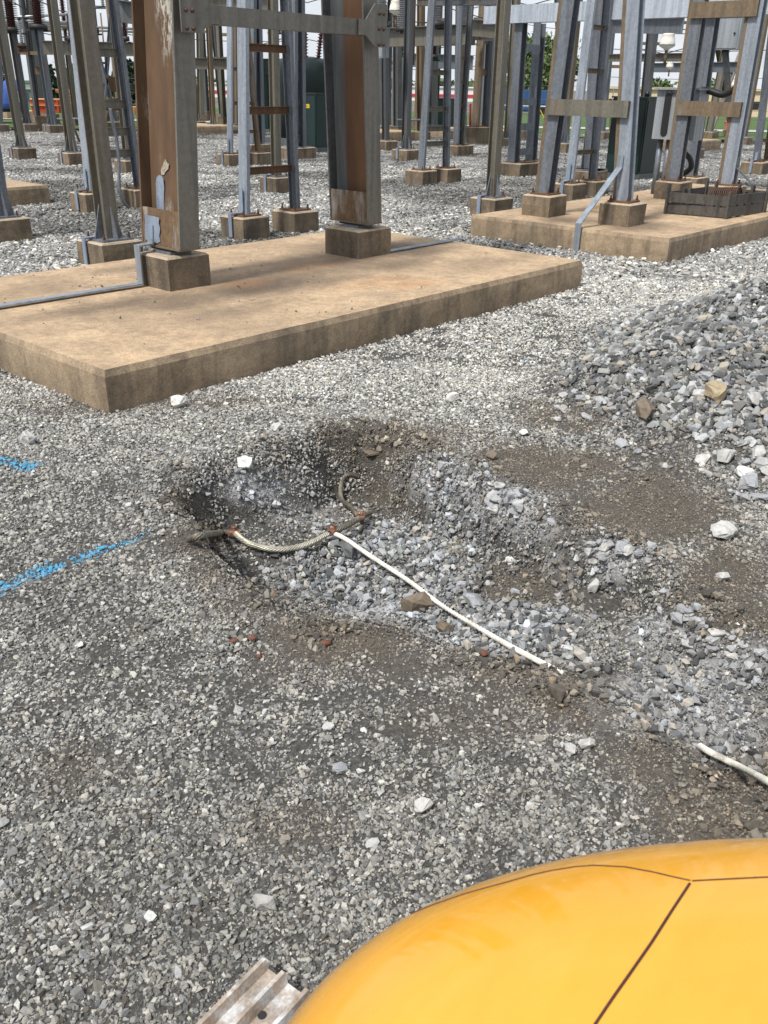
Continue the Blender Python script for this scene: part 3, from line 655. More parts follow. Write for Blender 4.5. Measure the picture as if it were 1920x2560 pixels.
    # earth clods tumbled along the rim
    n = 9000; x, y = polar(n, 1.2, 5.5, 0.72); h, sd, pl = terrain(x, y); br, pa = masks(x, y, h); keep = (rng.random(n) < 0.5 * np.exp(-((sd + .02) / .10) ** 2) * (0.25 + br)) & off_slabs(x, y)
    x, y = x[keep], y[keep]; P, nn, _, _ = lay(x, y, 0.0); scatter('earth_clods', 'brown earth clods and dirty stones tumbled along the pit rim', B_RUB, P, rng.uniform(0.35, 0.75, len(x)), rng.normal(.62, .1, (len(x), 1)) * np.array([[1.0, .88, .74]]), normals=nn)
    # yard stones farther off
    A = []
    for r0, r1, dens in ((8.5, 14, 75), (14, 22, 42), (22, 42, 14)):
        n = int(area(r0, r1, 0.6) * dens); A.append(polar(n, r0, r1, 0.6))
    x = np.concatenate([a[0] for a in A]); y = np.concatenate([a[1] for a in A]); keep = off_slabs(x, y, 0.1); x, y = x[keep], y[keep]
    P, nn, _, _ = lay(x, y, -0.012); k = 0.5 + 0.85 * sstep(0.40, 0.60, fbm(x * 0.45, y * 0.45 + 3, 4))
    scatter('yard_gravel', 'pale gravel spread between the steel supports', B_FAR, P, rng.uniform(0.6, 1.2, len(x)), rng.normal(1, .06, (len(x), 1)) * k[:, None] * np.array([[.86, .85, .835]]), normals=nn)
    # bits lying on the near slab
    n = 300; x = rng.uniform(SL1[0] + .1, SL1[1] - .1, n); y = rng.uniform(SL1[2] + .1, SL1[3] - .1, n); keep = (rng.random(n) < 0.25 + 0.75 * np.exp(-((y - 6.1) / .5) ** 2 - ((x - 3.7) / 1.0) ** 2))
    x, y = x[keep], y[keep]; one = bank('crumb', 8, n=2, rad=0.05, smin=0.005, smax=0.014, bias=0.0)
    scatter('stone_crumbs', 'loose stone crumbs scattered on the near tan slab', one, np.stack([x, y, np.full(len(x), 0.252)], -1), rng.uniform(0.6, 1.3, len(x)), np.ones((len(x), 3)) * 0.9)
gravel_all()

# single lumps of rock, each its own thing
def rock_mesh(seed, sq):
    V, Fc = hull(seed, 20, sq); me = bpy.data.meshes.new('rock'); bm = bmesh.new(); vs_ = [bm.verts.new(v) for v in V]; [bm.faces.new([vs_[i] for i in f]) for f in Fc]
    bmesh.ops.subdivide_edges(bm, edges=bm.edges, cuts=1); r = np.random.default_rng(seed)
    for v in bm.verts: v.co *= r.uniform(0.86, 1.06)
    bm.to_mesh(me); bm.free(); me.materials.append(M['rock']); return me
ROCKS = [rock_mesh(500 + k, s) for k, s in enumerate([(1, .8, .6), (1, .7, .7), (1, .9, .5), (1, .6, .5), (1, .85, .75), (1, .75, .55), (1, .95, .65), (1, .55, .6)])]
def settle(px, py, dz=0.0):
    """where the line of sight first meets the ground"""
    r = R @ np.array([px - CX, py - CY, F]); z = np.linspace(0.75, -0.65, 260); t = (z - EYE) / r[2]; x, y = r[0] * t, r[1] * t
    h = terrain(x, y)[0] + dz; k = int(np.argmax(z <= h)); return float(x[k]), float(y[k]), float(h[k])
def rock(px, py, wpx, label, col=(0.42, 0.42, 0.41), group=None, k=None, sink=0.28):
    x, y, h = settle(px, py)
    d = (np.array([x, y, h]) - np.array([0, 0, EYE])) @ R[:, 2]; s = wpx * d / F / (1.75 if group else 1.4)
    o = link('rock', ROCKS[(k if k is not None else random.randrange(8))], None, (x, y, h + s * (0.62 - sink)), (random.uniform(-.4, .4), random.uniform(-.4, .4), random.uniform(0, 6.28)), (s, s, s))
    o.color = (*col, 1); return tag(o, label, 'rock', group)
LT = (0.46, 0.455, 0.44); BL = (0.335, 0.345, 0.36); WH = (0.64, 0.63, 0.60); BRN = (0.17, 0.135, 0.10); TN = (0.36, 0.29, 0.19); DK = (0.12, 0.12, 0.125)
for a in [((384 * K, 880 * K), 42, 'white rock lying on gravel just in front of the slab corner', WH), ((598 * K, 932 * K), 30, 'round white rock on the gravel above the pit', WH), ((530 * K, 1016 * K), 40, 'white rock at the back rim of the pit above the grey dust', WH),
          ((978 * K, 868 * K), 34, 'small white rock between the slab and the rubble pile', WH), ((1560 * K, 1163 * K), 58, 'grey white rock on brown earth below the rubble pile', LT), ((1022 * K, 1312 * K), 56, 'squarish blue grey rock right of the white cable', BL),
          ((755 * K, 1200 * K), 58, 'dark earth covered rock below the middle copper weld', DK), ((900 * K, 1325 * K), 70, 'brown earthy rock the white cable passes over', BRN), ((1283 * K, 1277 * K), 40, 'jagged pale rock on brown earth right of the cable', LT), ((1560 * K, 1255 * K), 34, 'upright pale chip of stone on the far brown bank', LT),
          ((1545 * K, 868 * K), 66, 'tan flat topped rock on the rubble pile', TN), ((1625 * K, 880 * K), 52, 'pale squarish rock right of the tan rock on the pile', LT), ((912 * K, 1750 * K), 48, 'pale grey rock on gravel in the lower middle of the yard', LT), ((572 * K, 1962 * K), 56, 'grey rounded rock on gravel near the bottom edge', (0.36, .355, .34)),
          ((868 * K, 1200 * K), 36, 'greenish grey slab of stone standing in the pit', (0.24, 0.26, 0.25)), ((1565 * K, 1000 * K), 50, 'long pale rock at the foot of the rubble pile', LT), ((1605 * K, 1035 * K), 48, 'pale white rock at the lower edge of the pile', WH), ((1390 * K, 905 * K), 60, 'brown grey rock on the left flank of the pile', BRN),
          ((1200 * K, 1508 * K), 56, 'dark brown clod just below the buried end of the cable', (0.10, .085, .07)), ((1265 * K, 1616 * K), 40, 'pale grey rock on the gravel ridge below the buried cable end', LT), ((1232 * K, 1628 * K), 38, 'bluish white rock left of its pale neighbour on the ridge', LT), ((1510 * K, 1590 * K), 38, 'grey rock at the start of the right cable', (0.28, .28, .275)),
          ((800 * K, 1003 * K), 34, 'dark rock stuck in the brown back wall of the pit', BRN), ((1102 * K, 1218 * K), 28, 'small white stone on brown earth inside the trench', WH), ((60 * K, 962 * K), 46, 'flat pale rock on the gravel at the left beside blue paint', LT), ((1250 * K, 1424 * K), 44, 'speckled tan grey rock just above the end of the white cable', (0.38, .36, .32)),
          ((960 * K, 1370 * K), 46, 'brown rock just under the white cable beside the pit', BRN), ((1130 * K, 940 * K), 26, 'white stone on the brown earth left of the pile', WH), ((1060 * K, 990 * K), 30, 'brown stone on the back rim right of the pit', BRN), ((735 * K, 1668 * K), 36, 'blue grey rock among the gravel left of the earth bank', (.27, .285, .30))]:
    rock(a[0][0], a[0][1], a[1], a[2], a[3], sink=.12)
n = 0
while n < 150:                       # the largest lumps of the pile
    px = random.uniform(1170, 1715) * K; py = random.uniform(600, 1110) * K
    if poly_sd(np.array([px / K]), np.array([py / K]), [(1659, 590), (1480, 690), (1330, 780), (1180, 860), (1200, 925), (1300, 955), (1420, 1005), (1540, 1055), (1659, 1100), (1720, 1110), (1720, 590)])[0] < random.uniform(-6, 30): continue
    s = random.uniform(22, 72) * random.uniform(.45, 1) * (0.5 + 0.6 * (py / K - 640) / 450) * (0.6 + 0.5 * (px / K - 1170) / 490)
    c = random.choice([LT, LT, BL, (0.40, .395, .385), (0.36, .365, .375), (0.33, .32, .30), (0.24, 0.215, 0.18), (0.30, .31, .325), (0.42, .425, .43)]); rock(px, py, s, sink=.3, label='grey limestone lump lying among the others on the rubble pile', col=c, group='limestone lumps of the rubble pile'); n += 1
for k in range(50):                  # larger stones of the trench floor
    px = random.gauss(880, 150) * K; py = 1245 * K + (px / K - 880) * 0.36 * K + random.gauss(0, 45) * K
    if px / K < 560 or px / K > 1350: continue
    rock(px, py, random.uniform(18, 34), 'blue grey stone lying on the floor of the dug pit', random.choice([BL, BL, LT, (0.26, .27, .285)]), 'stones on the pit floor')
for k in range(64):                  # lumps of the crusted ledges
    c = random.choice([(960, 1030), (1020, 1062), (1080, 1095), (1130, 1125), (1270, 1195), (1310, 1210), (1360, 1222), (1600, 1425), (1560, 1400), (1640, 1440), (1500, 1360), (1450, 1330)])
    rock(random.gauss(c[0], 30) * K, random.gauss(c[1], 15) * K, random.uniform(16, 52), 'pale stone set in the crusted ledge on the right bank of the trench', random.choice([BL, LT, (0.30, 0.305, 0.32), (0.38, .385, .395)]), 'stones of the crusted ledge', sink=.2)

# ---------------------------------------------------------------- concrete slabs
def slab(name, label, x0, x1, y0, y1, zt, stains=(), rusts=(), chip=None, step=0.07):
    xs = np.linspace(x0, x1, max(4, int((x1 - x0) / step))); ys = np.linspace(y0, y1, max(4, int((y1 - y0) / step))); zs = np.array([-0.08, 0.0, 0.06, 0.12, zt - 0.04])
    V = []; Fc = []; MI = []
    def grid(P, mi):
        a, b = P.shape[:2]; o = len(V); V.extend(P.reshape(-1, 3))
        for i in range(a - 1):
            for j in range(b - 1):
                q = (o + i * b + j, o + i * b + j + 1, o + (i + 1) * b + j + 1, o + (i + 1) * b + j); Fc.append(q); MI.append(mi)
    X, Y = np.meshgrid(xs, ys); e = np.minimum(np.minimum(X - x0, x1 - X), np.minimum(Y - y0, y1 - Y))
    Z = zt + 0.006 * (fbm(X * 2, Y * 2, 3) - .5)
    # top, inset by a small worn chamfer
    ins = 0.014
    Xt = x0 + ins + (X - x0) * (x1 - x0 - 2 * ins) / (x1 - x0); Yt = y0 + ins + (Y - y0) * (y1 - y0 - 2 * ins) / (y1 - y0)
    if chip is not None:
        d = np.hypot(Xt - chip[0], Yt - chip[1]) + 0.12 * (fbm(Xt * 9, Yt * 9, 3) - .5); Z = Z - 0.05 * sstep(0.17, 0.05, d)
    grid(np.stack([Xt, Yt, Z], -1), 0)
    def side(line, inner, flip):
        n = len(line); zz = np.concatenate([zs, [zt]]); P = np.zeros((len(zz), n, 3))
        for k, z in enumerate(zz):
            w = inner if k == len(zz) - 1 else line
            P[k, :, :2] = w; P[k, :, 2] = z
            j = 0.012 * (fbm(w[:, 0] * 5 + w[:, 1] * 5, np.full(n, z * 9.0), 3) - 0.5)
            if k < len(zz) - 1: P[k, :, :2] += j[:, None]
        if chip is not None:
            d = np.hypot(P[..., 0] - chip[0], P[..., 1] - chip[1]) + 0.1 * (fbm(P[..., 0] * 9, P[..., 2] * 12, 3) - .5); k = sstep(0.14, 0.02, d)
            P[..., 0] += 0.05 * k; P[..., 1] += 0.05 * k; P[-1, :, 2] -= 0.05 * sstep(0.17, 0.05, d[-1])
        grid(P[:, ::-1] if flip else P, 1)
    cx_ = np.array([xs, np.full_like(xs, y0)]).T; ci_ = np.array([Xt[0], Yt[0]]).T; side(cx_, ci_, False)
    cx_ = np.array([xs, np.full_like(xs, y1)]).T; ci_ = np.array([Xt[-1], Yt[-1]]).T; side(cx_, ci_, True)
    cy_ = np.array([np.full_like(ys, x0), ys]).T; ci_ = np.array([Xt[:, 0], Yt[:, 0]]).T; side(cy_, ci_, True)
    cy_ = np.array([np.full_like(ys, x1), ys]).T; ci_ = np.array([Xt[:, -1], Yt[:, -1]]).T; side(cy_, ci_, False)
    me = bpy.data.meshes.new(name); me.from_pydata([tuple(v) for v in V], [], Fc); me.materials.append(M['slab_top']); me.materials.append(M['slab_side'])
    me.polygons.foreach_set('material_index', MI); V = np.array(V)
    w = 0.5 * (fbm(V[:, 0] * 3.1, V[:, 1] * 3.1, 4) - .5) + 0.35 * (fbm(V[:, 0] * 13, V[:, 1] * 13, 3) - .5)
    def msk(lst):
        a = np.zeros(len(V))
        for (cx0, cy0, rx, ry, k) in lst: a = np.maximum(a, min(1, k * 1.25) * sstep(1.25, 0.2, np.hypot((V[:, 0] - cx0) / rx, (V[:, 1] - cy0) / ry) + w))
        return a * (V[:, 2] > zt - 0.02)
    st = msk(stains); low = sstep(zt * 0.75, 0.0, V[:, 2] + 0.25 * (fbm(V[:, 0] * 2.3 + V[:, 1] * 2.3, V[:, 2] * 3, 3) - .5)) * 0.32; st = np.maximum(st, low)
    bk = np.zeros(len(V))
    if chip is not None: bk = 0.8 * sstep(0.15, 0.06, np.hypot(V[:, 0] - chip[0], V[:, 1] - chip[1]) + 0.12 * (fbm(V[:, 0] * 8, V[:, 1] * 8 + V[:, 2] * 9, 3) - .5))
    for nm, a in (('stain', st), ('rusty', msk(rusts)), ('broken', bk)):
        x = me.attributes.new(nm, 'FLOAT', 'POINT'); x.data.foreach_set('value', a.astype(np.float32))
    return tag(link(name, me), label, 'slab')
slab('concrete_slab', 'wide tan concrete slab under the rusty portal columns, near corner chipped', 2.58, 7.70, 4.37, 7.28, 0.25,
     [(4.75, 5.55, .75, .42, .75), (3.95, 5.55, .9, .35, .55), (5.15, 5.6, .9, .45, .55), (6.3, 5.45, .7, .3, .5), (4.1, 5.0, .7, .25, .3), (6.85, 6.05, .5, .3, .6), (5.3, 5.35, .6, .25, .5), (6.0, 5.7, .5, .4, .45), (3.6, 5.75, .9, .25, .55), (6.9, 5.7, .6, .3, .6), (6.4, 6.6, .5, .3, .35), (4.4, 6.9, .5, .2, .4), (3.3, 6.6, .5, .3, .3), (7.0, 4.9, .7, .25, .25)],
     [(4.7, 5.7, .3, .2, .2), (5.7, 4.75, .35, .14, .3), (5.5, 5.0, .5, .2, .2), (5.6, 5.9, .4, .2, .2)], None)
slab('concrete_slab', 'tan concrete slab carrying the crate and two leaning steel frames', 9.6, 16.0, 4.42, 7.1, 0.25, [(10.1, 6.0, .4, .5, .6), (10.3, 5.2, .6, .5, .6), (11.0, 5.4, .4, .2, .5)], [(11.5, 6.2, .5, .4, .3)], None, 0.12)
p = at(*z1(400, 1535), 0.25)
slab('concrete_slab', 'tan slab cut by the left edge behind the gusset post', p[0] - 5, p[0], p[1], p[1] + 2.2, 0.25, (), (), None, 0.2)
for lab, a, b, dp, h in (('low tan slab behind the ladder frames by the green cabinets', z2(110, 1085), z2(620, 1082), 3.0, 0.25), ('long low slab far off at the left by the orange bins', z1(40, 978), z1(500, 975), 3.0, 0.3),
                     ('rust stained slab behind the dark gusset post', z3(100, 1130), z3(650, 1125), 3.0, 0.3), ('far tan slab seen through the right frames by the grass', z4(1060, 1160), z4(1420, 1150), 2.2, 0.3), ('far slab behind the twin steel columns', z3(1000, 1115), z3(1450, 1105), 3.0, 0.3)):
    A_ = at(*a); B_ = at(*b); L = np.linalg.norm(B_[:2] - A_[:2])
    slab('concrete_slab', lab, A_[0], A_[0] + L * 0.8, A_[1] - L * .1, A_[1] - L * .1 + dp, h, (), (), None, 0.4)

# ---------------------------------------------------------------- steel supports
mb = MB(); mb.ext(ring_prof(0.017, 6), (0, 0, 0), (0, 0, 0.022), AX, AY); mb.ext(ring_prof(0.010, 6), (0, 0, 0.022), (0, 0, 0.055), AX, AY); BOLT = mb.mesh('bolt', M['rustdark'])
mb = MB(); mb.lathe((0, 0, 0), [(0.016, 0), (0.015, 0.006), (0.009, 0.012), (0.002, 0.014)], 8); RIVET = mb.mesh('bolt_head', M['rustdark'])
def pedestal(parent, x, y, z0, s, h, bolts=True, plate=None, sx=None):
    """concrete block with chamfered top edge, plus plate and bolts"""
    mb = MB(); sx = sx or s; c = 0.015; n = 6
    V = []
    jit = lambda: np.array([random.uniform(-.006, .006), random.uniform(-.006, .006), 0])
    def ring(hx, hy, z): return [np.array([x + a * hx, y + b * hy, z]) + jit() for a, b in ((-1, -1), (1, -1), (1, 1), (-1, 1))]
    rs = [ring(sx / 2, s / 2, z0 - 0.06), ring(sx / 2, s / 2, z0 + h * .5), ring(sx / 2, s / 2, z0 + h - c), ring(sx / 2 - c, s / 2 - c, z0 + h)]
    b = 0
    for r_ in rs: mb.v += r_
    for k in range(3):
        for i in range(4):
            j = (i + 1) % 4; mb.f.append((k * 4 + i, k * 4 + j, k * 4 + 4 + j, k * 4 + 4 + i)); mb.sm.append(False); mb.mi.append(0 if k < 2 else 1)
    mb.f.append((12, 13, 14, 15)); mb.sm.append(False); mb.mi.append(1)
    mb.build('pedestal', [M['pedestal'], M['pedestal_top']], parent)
    pw = plate or s * 0.62
    MB().box((x, y, z0 + h + 0.011), (pw, pw, 0.02)).build('base_plate', M['rust'] if bolts == 'rust' else M['galv'], parent)
    if bolts:
        o0 = root_loc(parent)
        for a in (-1, 1):
            for b_ in (-1, 1): link('bolt', BOLT, parent, np.array([x + a * pw * .4, y + b_ * pw * .4, z0 + h + 0.021]) - o0)
    return z0 + h + 0.021
def strap_part(parent, pts, w, side, name='ground_strap', mat='strap', t=0.012):
    """flat bar bent along pts; side = direction of its width"""
    mb = MB(); side = np.array(side, float); pts = [np.array(p, float) for p in pts]; n = len(pts)
    for i, p in enumerate(pts):
        d0 = pts[i] - pts[i - 1] if i else pts[1] - pts[0]; d1 = pts[i + 1] - pts[i] if i < n - 1 else d0
        d0 = d0 / np.linalg.norm(d0); d1 = d1 / np.linalg.norm(d1); d = d0 + d1; d /= np.linalg.norm(d)
        nn = np.cross(side, d); nn /= np.linalg.norm(nn); k = 1 / max(0.5, abs(np.dot(d, d1)))
        for a, c in ((-w / 2, 0), (w / 2, 0), (w / 2, t), (-w / 2, t)): mb.v.append(p + side * a + nn * c * k)
    for i in range(n - 1):
        for k in range(4):
            l = (k + 1) % 4; mb.f.append((i * 4 + k, i * 4 + l, i * 4 + 4 + l, i * 4 + 4 + k)); mb.sm.append(False); mb.mi.append(0)
    mb.f.append((3, 2, 1, 0)); mb.f.append(tuple(range(4 * n - 4, 4 * n))); mb.sm += [False] * 2; mb.mi += [0, 0]
    if parent is None: return mb.build(name, M[mat])
    return mb.build(name, M[mat], parent)
def extend(b, t, h):
    d = (t - b) / (t - b)[2]; return b + d * (h)

def gusset_post(label, bot, top, d=0.15, w=0.15, ped=0.44, ph=0.25, H_=5.5, mat='olive', strap=True, z0=0.0, gus=True, axis=AX, name='gusset_post', cat='post', bolts=True):
    zb = z0 + ph; b = at(*bot, zb); t = lift(b, axis, *top); T_ = thing(name, label, cat, (b[0], b[1], z0))
    zt = pedestal(T_, b[0], b[1], z0, ped, ph, bolts, max(0.30, d * 2.1)); b = np.array([b[0], b[1], zt]); e = extend(b, t, H_)
    MB().ext(h_prof(d, w), b, e, AY, AX).build('post', M[mat], T_)
    if gus:
        for s in (-1, 1):
            mb = MB(); x0 = b + AX * s * (w / 2); mb.ext([(0, 0), (0.085, 0), (0, 0.32)], x0 - AY * .006, x0 + AY * .006, AX * s, UP); mb.build('gusset', M['galv'], T_)
        mb = MB(); x0 = b - AY * (d / 2); mb.ext([(0, 0), (0.08, 0), (0, 0.30)], x0 - AX * .006, x0 + AX * .006, -AY, UP); mb.build('gusset', M['galv'], T_)
    if strap:
        x0 = b[0] - ped / 2; yy = b[1] + ped * 0.12
        strap_part(T_, [(b[0] - d * .7, yy, zt + .004), (x0 - .012, yy, zt + .004), (x0 - .012, yy, z0 + .02)], 0.06, AY, mat='zinc')
    return T_, b, e
zonedark = 'galv_dark'
gusset_post('wide brown grey steel post on pedestal just behind the left slab edge', z1(905, 1985), z1(675, 0), .17, .15, .47, mat='olive')
gusset_post('olive grey steel post standing second from the left edge', z1(180, 1222), z1(75, 600), .17, .16, .46, mat='olive')
gusset_post('brown grey steel post just left of the wide post, farther back', z1(595, 1262), z1(430, 0), .17, .16, .46, mat='olive')
gusset_post('grey gusset post foot cut off by the left edge under the slab', z1(15, 1800), z1(-60, 1300), .15, .15, .45, mat='galv', strap=False, H_=2.2)
gusset_post('tall round shouldered tan grey post standing left of the crate slab', z3(1052, 1572), z3(1150, 0), .14, .14, .45, mat='olive')
gusset_post('slim tan post rising behind the near ladder frame', z2(785, 1435), z2(760, 300), .13, .13, .42, mat='olive', gus=False)
gusset_post('dark grey post carrying the hand wheel ring near the middle', z3(365, 1190), z3(395, 60), .17, .17, .5, mat='galv_dark')
gusset_post('light olive post far behind the dark hand wheel post', z3(485, 1050), z3(487, 60), .2, .2, .5, mat='brown', strap=False, gus=False)
gusset_post('galvanised post under the left brown insulator, beside the grey control box', z1(225, 1025), z1(105, 270), .22, .2, .5, mat='galv_dark', H_=hz(at(*z1(225, 1025), .25), z1(0, 262)[1]), strap=False)
gusset_post('galvanised post under the second brown insulator from the left', z1(437, 1035), z1(320, 250), .24, .22, .55, mat='galv', H_=hz(at(*z1(437, 1035), .25), z1(0, 240)[1]))
gusset_post('dark far post with brown clamps left of the second insulator post', z1(345, 905), z1(243, 0), .3, .3, .6, mat='galv_dark', strap=False, gus=False, H_=9, bolts=False)
gusset_post('thin tan pipe post under the red brown bushing', z1(630, 985), z1(555, 390), .17, .17, .3, mat='olive', strap=False, gus=False, H_=hz(at(*z1(630, 985), .25), z1(0, 385)[1]))
gusset_post('pale post seen through the portal, left of two others', z2(172, 935), z2(160, 240), .25, .25, .5, mat='olive', strap=False, gus=False, H_=8, bolts=False)
gusset_post('tan slim post seen through the portal with flared foot', z2(270, 1010), z2(235, 240), .16, .16, .3, mat='brown', strap=False, H_=6, bolts=False)
gusset_post('leaning dark post seen through the portal beside the tan slim post', z2(345, 930), z2(280, 240), .24, .24, .5, mat='galv_dark', strap=False, gus=False, H_=7, bolts=False)
gusset_post('grey post standing on the far slab in front of the red striped building', z3(205, 1120), z3(200, 480), .16, .16, .5, mat='galv_dark', strap=False, gus=False, H_=hz(at(*z3(205, 1120), .25), z3(0, 470)[1]))
gusset_post('dark post behind the grey meter box near the white insulator', z3(300, 1010), z3(300, 480), .25, .25, .5, mat='galv_dark', strap=False, gus=False, H_=8, bolts=False)
gusset_post('galvanised far post left of the fire hydrant', z4(1100, 1140), z4(1200, 380), .17, .17, .4, mat='olive', strap=False, H_=7)
gusset_post('dark far post on the far right slab', z4(1205, 1010), z4(1330, 400), .24, .24, .55, mat='olive', strap=False, gus=False, H_=7)
gusset_post('dark leaning post behind the green cabinet on the right', z4(690, 1060), z4(770, 240), .26, .26, .5, mat='galv_dark', strap=False, gus=False, H_=8)
gusset_post('light far post left of the tree', z3(1180, 1100), z3(1235, 180), .2, .2, .5, mat='olive', strap=True, H_=7)
gusset_post('grey post at the far left edge behind the olive post', z1(0, 1030), z1(-10, 620), .16, .16, .45, mat='galv', strap=False, H_=4, gus=False)

gusset_post('dark brown post with brackets left of the near ladder frame', z2(462, 1010), z2(455, 290), .3, .26, .6, mat='brown', strap=False, gus=False, H_=8, bolts=False)
gusset_post('leaning brown post just right of the rusty left column', z2(140, 985), z2(85, 430), .2, .18, .5, mat='brown', strap=False, H_=6, bolts=False)
gusset_post('pale post behind the half hidden ladder frame at left', z1(1065, 1325), z1(985, 480), .15, .15, .42, mat='olive', strap=False, gus=False)
gusset_post('grey post just behind the near leaning frame on its left', z3(1625, 1140), z3(1590, 150), .18, .18, .5, mat='galv', strap=False, H_=7, bolts=False)
gusset_post('grey slim far post left of the tall green cabinet', z4(385, 1010), z4(470, 140), .18, .18, .5, mat='galv', strap=False, gus=False, H_=7, bolts=False)
gusset_post('brown far post behind the near leaning frame', z4(90, 1090), z4(185, 150), .2, .2, .5, mat='brown', strap=False, gus=False, H_=7, bolts=False)
gusset_post('dark slim post between the insulators at upper left', z1(700, 960), z1(650, 500), .2, .2, .4, mat='galv_dark', strap=False, gus=False, H_=7, bolts=False)
gusset_post('thin grey post right of the wide brown grey post', z1(1010, 1000), z1(1035, 300), .14, .14, .4, mat='galv', strap=False, gus=False, H_=4.5, bolts=False)
gusset_post('brown far post between the middle ladder frames', z3(790, 1050), z3(800, 320), .26, .26, .5, mat='brown', strap=False, gus=False, H_=6, bolts=False)
gusset_post('dark far post behind the four rung frame', z3(585, 1000), z3(590, 320), .26, .26, .5, mat='galv_dark', strap=False, gus=False, H_=4, bolts=False)
gusset_post('brown pipe post in front of the grass at the far right', z4(1470, 1050), z4(1560, 560), .22, .2, .5, mat='brown', strap=False, H_=6, bolts=False)
def ladder(label, L, Rr, rungs, leg=.13, fl=.045, ped=.42, ph=.25, H_=5.0, mats=('galv_light', 'galv'), rmat='brown', axis=AX, z0=0.0, name='ladder_frame', strap=True, rh=.075, bolts='rust', straight=False):
    (lb, lt), (rb, rt) = L, Rr; zb = z0 + ph
    b0 = at(*lb, zb); b1 = at(*rb, zb)
    if axis is AX: ym = (b0[1] + b1[1]) / 2; b0[1] = b1[1] = ym
    else: xm = (b0[0] + b1[0]) / 2; b0[0] = b1[0] = xm
    t0 = lift(b0, axis, *lt); t1 = lift(b1, axis, *rt)
    if axis is AX: t0[1] = b0[1]; t1[1] = b1[1]
    T_ = thing(name, label, 'frame', ((b0[0] + b1[0]) / 2, (b0[1] + b1[1]) / 2, z0)); other = AY if axis is AX else AX
    zt = 0
    for b in (b0, b1): zt = pedestal(T_, b[0], b[1], z0, ped, ph, bolts, leg * 1.9)
    b0[2] = b1[2] = zt; e0 = extend(b0, t0, H_); e1 = extend(b1, t1, H_)
    for k, (b, e, s) in enumerate(((b0, e0, 1), (b1, e1, -1))):
        MB().ext(c_prof(fl, leg, .009, s), b, e, axis, other).build('leg', M[mats[k]], T_)
    for py in rungs:
        h0 = hz(b0, py); q0 = b0 + (e0 - b0) * (h0 / H_); q1 = b1 + (e1 - b1) * (h0 / H_)
        inset = axis * (fl / 2 + .001)
        MB().ext(c_prof(.04, rh, .007, 1), q0 + axis * (fl * .5 - .012), q1 - axis * (fl * .5 - .012), -other if axis is AX else -other, UP).build('rung', M[rmat], T_)
    if strap:
        x0 = b0[0] - ped / 2; yy = b0[1]
        strap_part(T_, [(b0[0] - fl * .8, yy, zt + .3), (b0[0] - fl * .8, yy, zt + .012), (x0 - .014, yy, zt + .012), (x0 - .014, yy, z0 + .02)], 0.06, AY, mat='zinc')
    return T_, (b0, e0), (b1, e1)
ladder('ladder frame with light blue left leg and rusty rungs seen through the portal', (z2(523, 1752), z2(512, 260)), (z2(940, 1708), z2(872, 300)), [z2(0, y)[1] for y in (380, 900, 1395)], .15, .05, .42, rmat='rust', mats=('galv_light', 'galv'), rh=.085)
ladder('farther ladder frame left of the green cabinets', (z2(412, 1250), z2(406, 270)), (z2(632, 1238), z2(562, 420)), [z2(0, y)[1] for y in (560, 840, 1075)], .16, .05, .44, mats=('galv_light', 'brown'))
ladder('grey ladder frame with four rungs in the middle of the yard', (z3(486, 1355), z3(575, 20)), (z3(690, 1340), z3(706, 20)), [z3(0, y)[1] for y in (575, 870, 1030, 1150)], .15, .05, .44, mats=('galv', 'galv'), strap=False, rh=.09, rmat='olive')
ladder('distant ladder frame just right of the four rung frame', (z3(728, 1155), z3(790, 300)), (z3(848, 1158), z3(866, 300)), [z3(0, y)[1] for y in (465, 655, 845, 1025)], .17, .06, .5, mats=('galv', 'galv_dark'), strap=False, H_=3.6)
ladder('tall far frame with brown battens right of the red pole', (z3(893, 1010), z3(985, 0)), (z3(1030, 1010), z3(1056, 0)), [z3(0, y)[1] for y in (60, 320, 575)], .28, .1, .7, mats=('brown', 'galv'), strap=False, H_=8, rh=.2, ph=.5)
ladder('ladder frame half hidden by the wide brown grey post at left', (z1(738, 1590), z1(652, 600)), (z1(1160, 1562), z1(940, 0)), [z1(0, y)[1] for y in (425, 865, 1100, 1285)], .16, .06, .42, mats=('galv_light', 'galv'), rmat='olive', rh=.11)
ladder('slim ladder frame standing behind the crate slab by the twin columns', (z4(130, 1405), z4(305, 0)), (z4(312, 1385), z4(428, 0)), [z4(0, y)[1] for y in (200, 540, 1175)], .15, .05, .42, mats=('galv_light', 'galv'))
ladder('leaning frame cut by the right edge of the picture', (z4(1530, 1240), z4(1640, 660)), (z4(1690, 1235), z4(1740, 560)), [z4(0, y)[1] for y in (1080,)], .16, .06, .5, mats=('galv', 'brown'), H_=4.5)
ladder('small far frame with two rungs at upper left behind the wide post', (z1(835, 1000), z1(815, 450)), (z1(990, 1020), z1(900, 400)), [z1(0, y)[1] for y in (525, 610)], .2, .08, .5, mats=('galv', 'galv'), strap=False, H_=5.5, bolts=False)
ladder('far frame seen behind the right frames left of the hydrant', (z4(1360, 1010), z4(1440, 430)), (z4(1240, 990), z4(1300, 540)), [z4(0, 560)[1]], .2, .08, .5, mats=('olive', 'brown'), strap=False, H_=5, bolts=False)

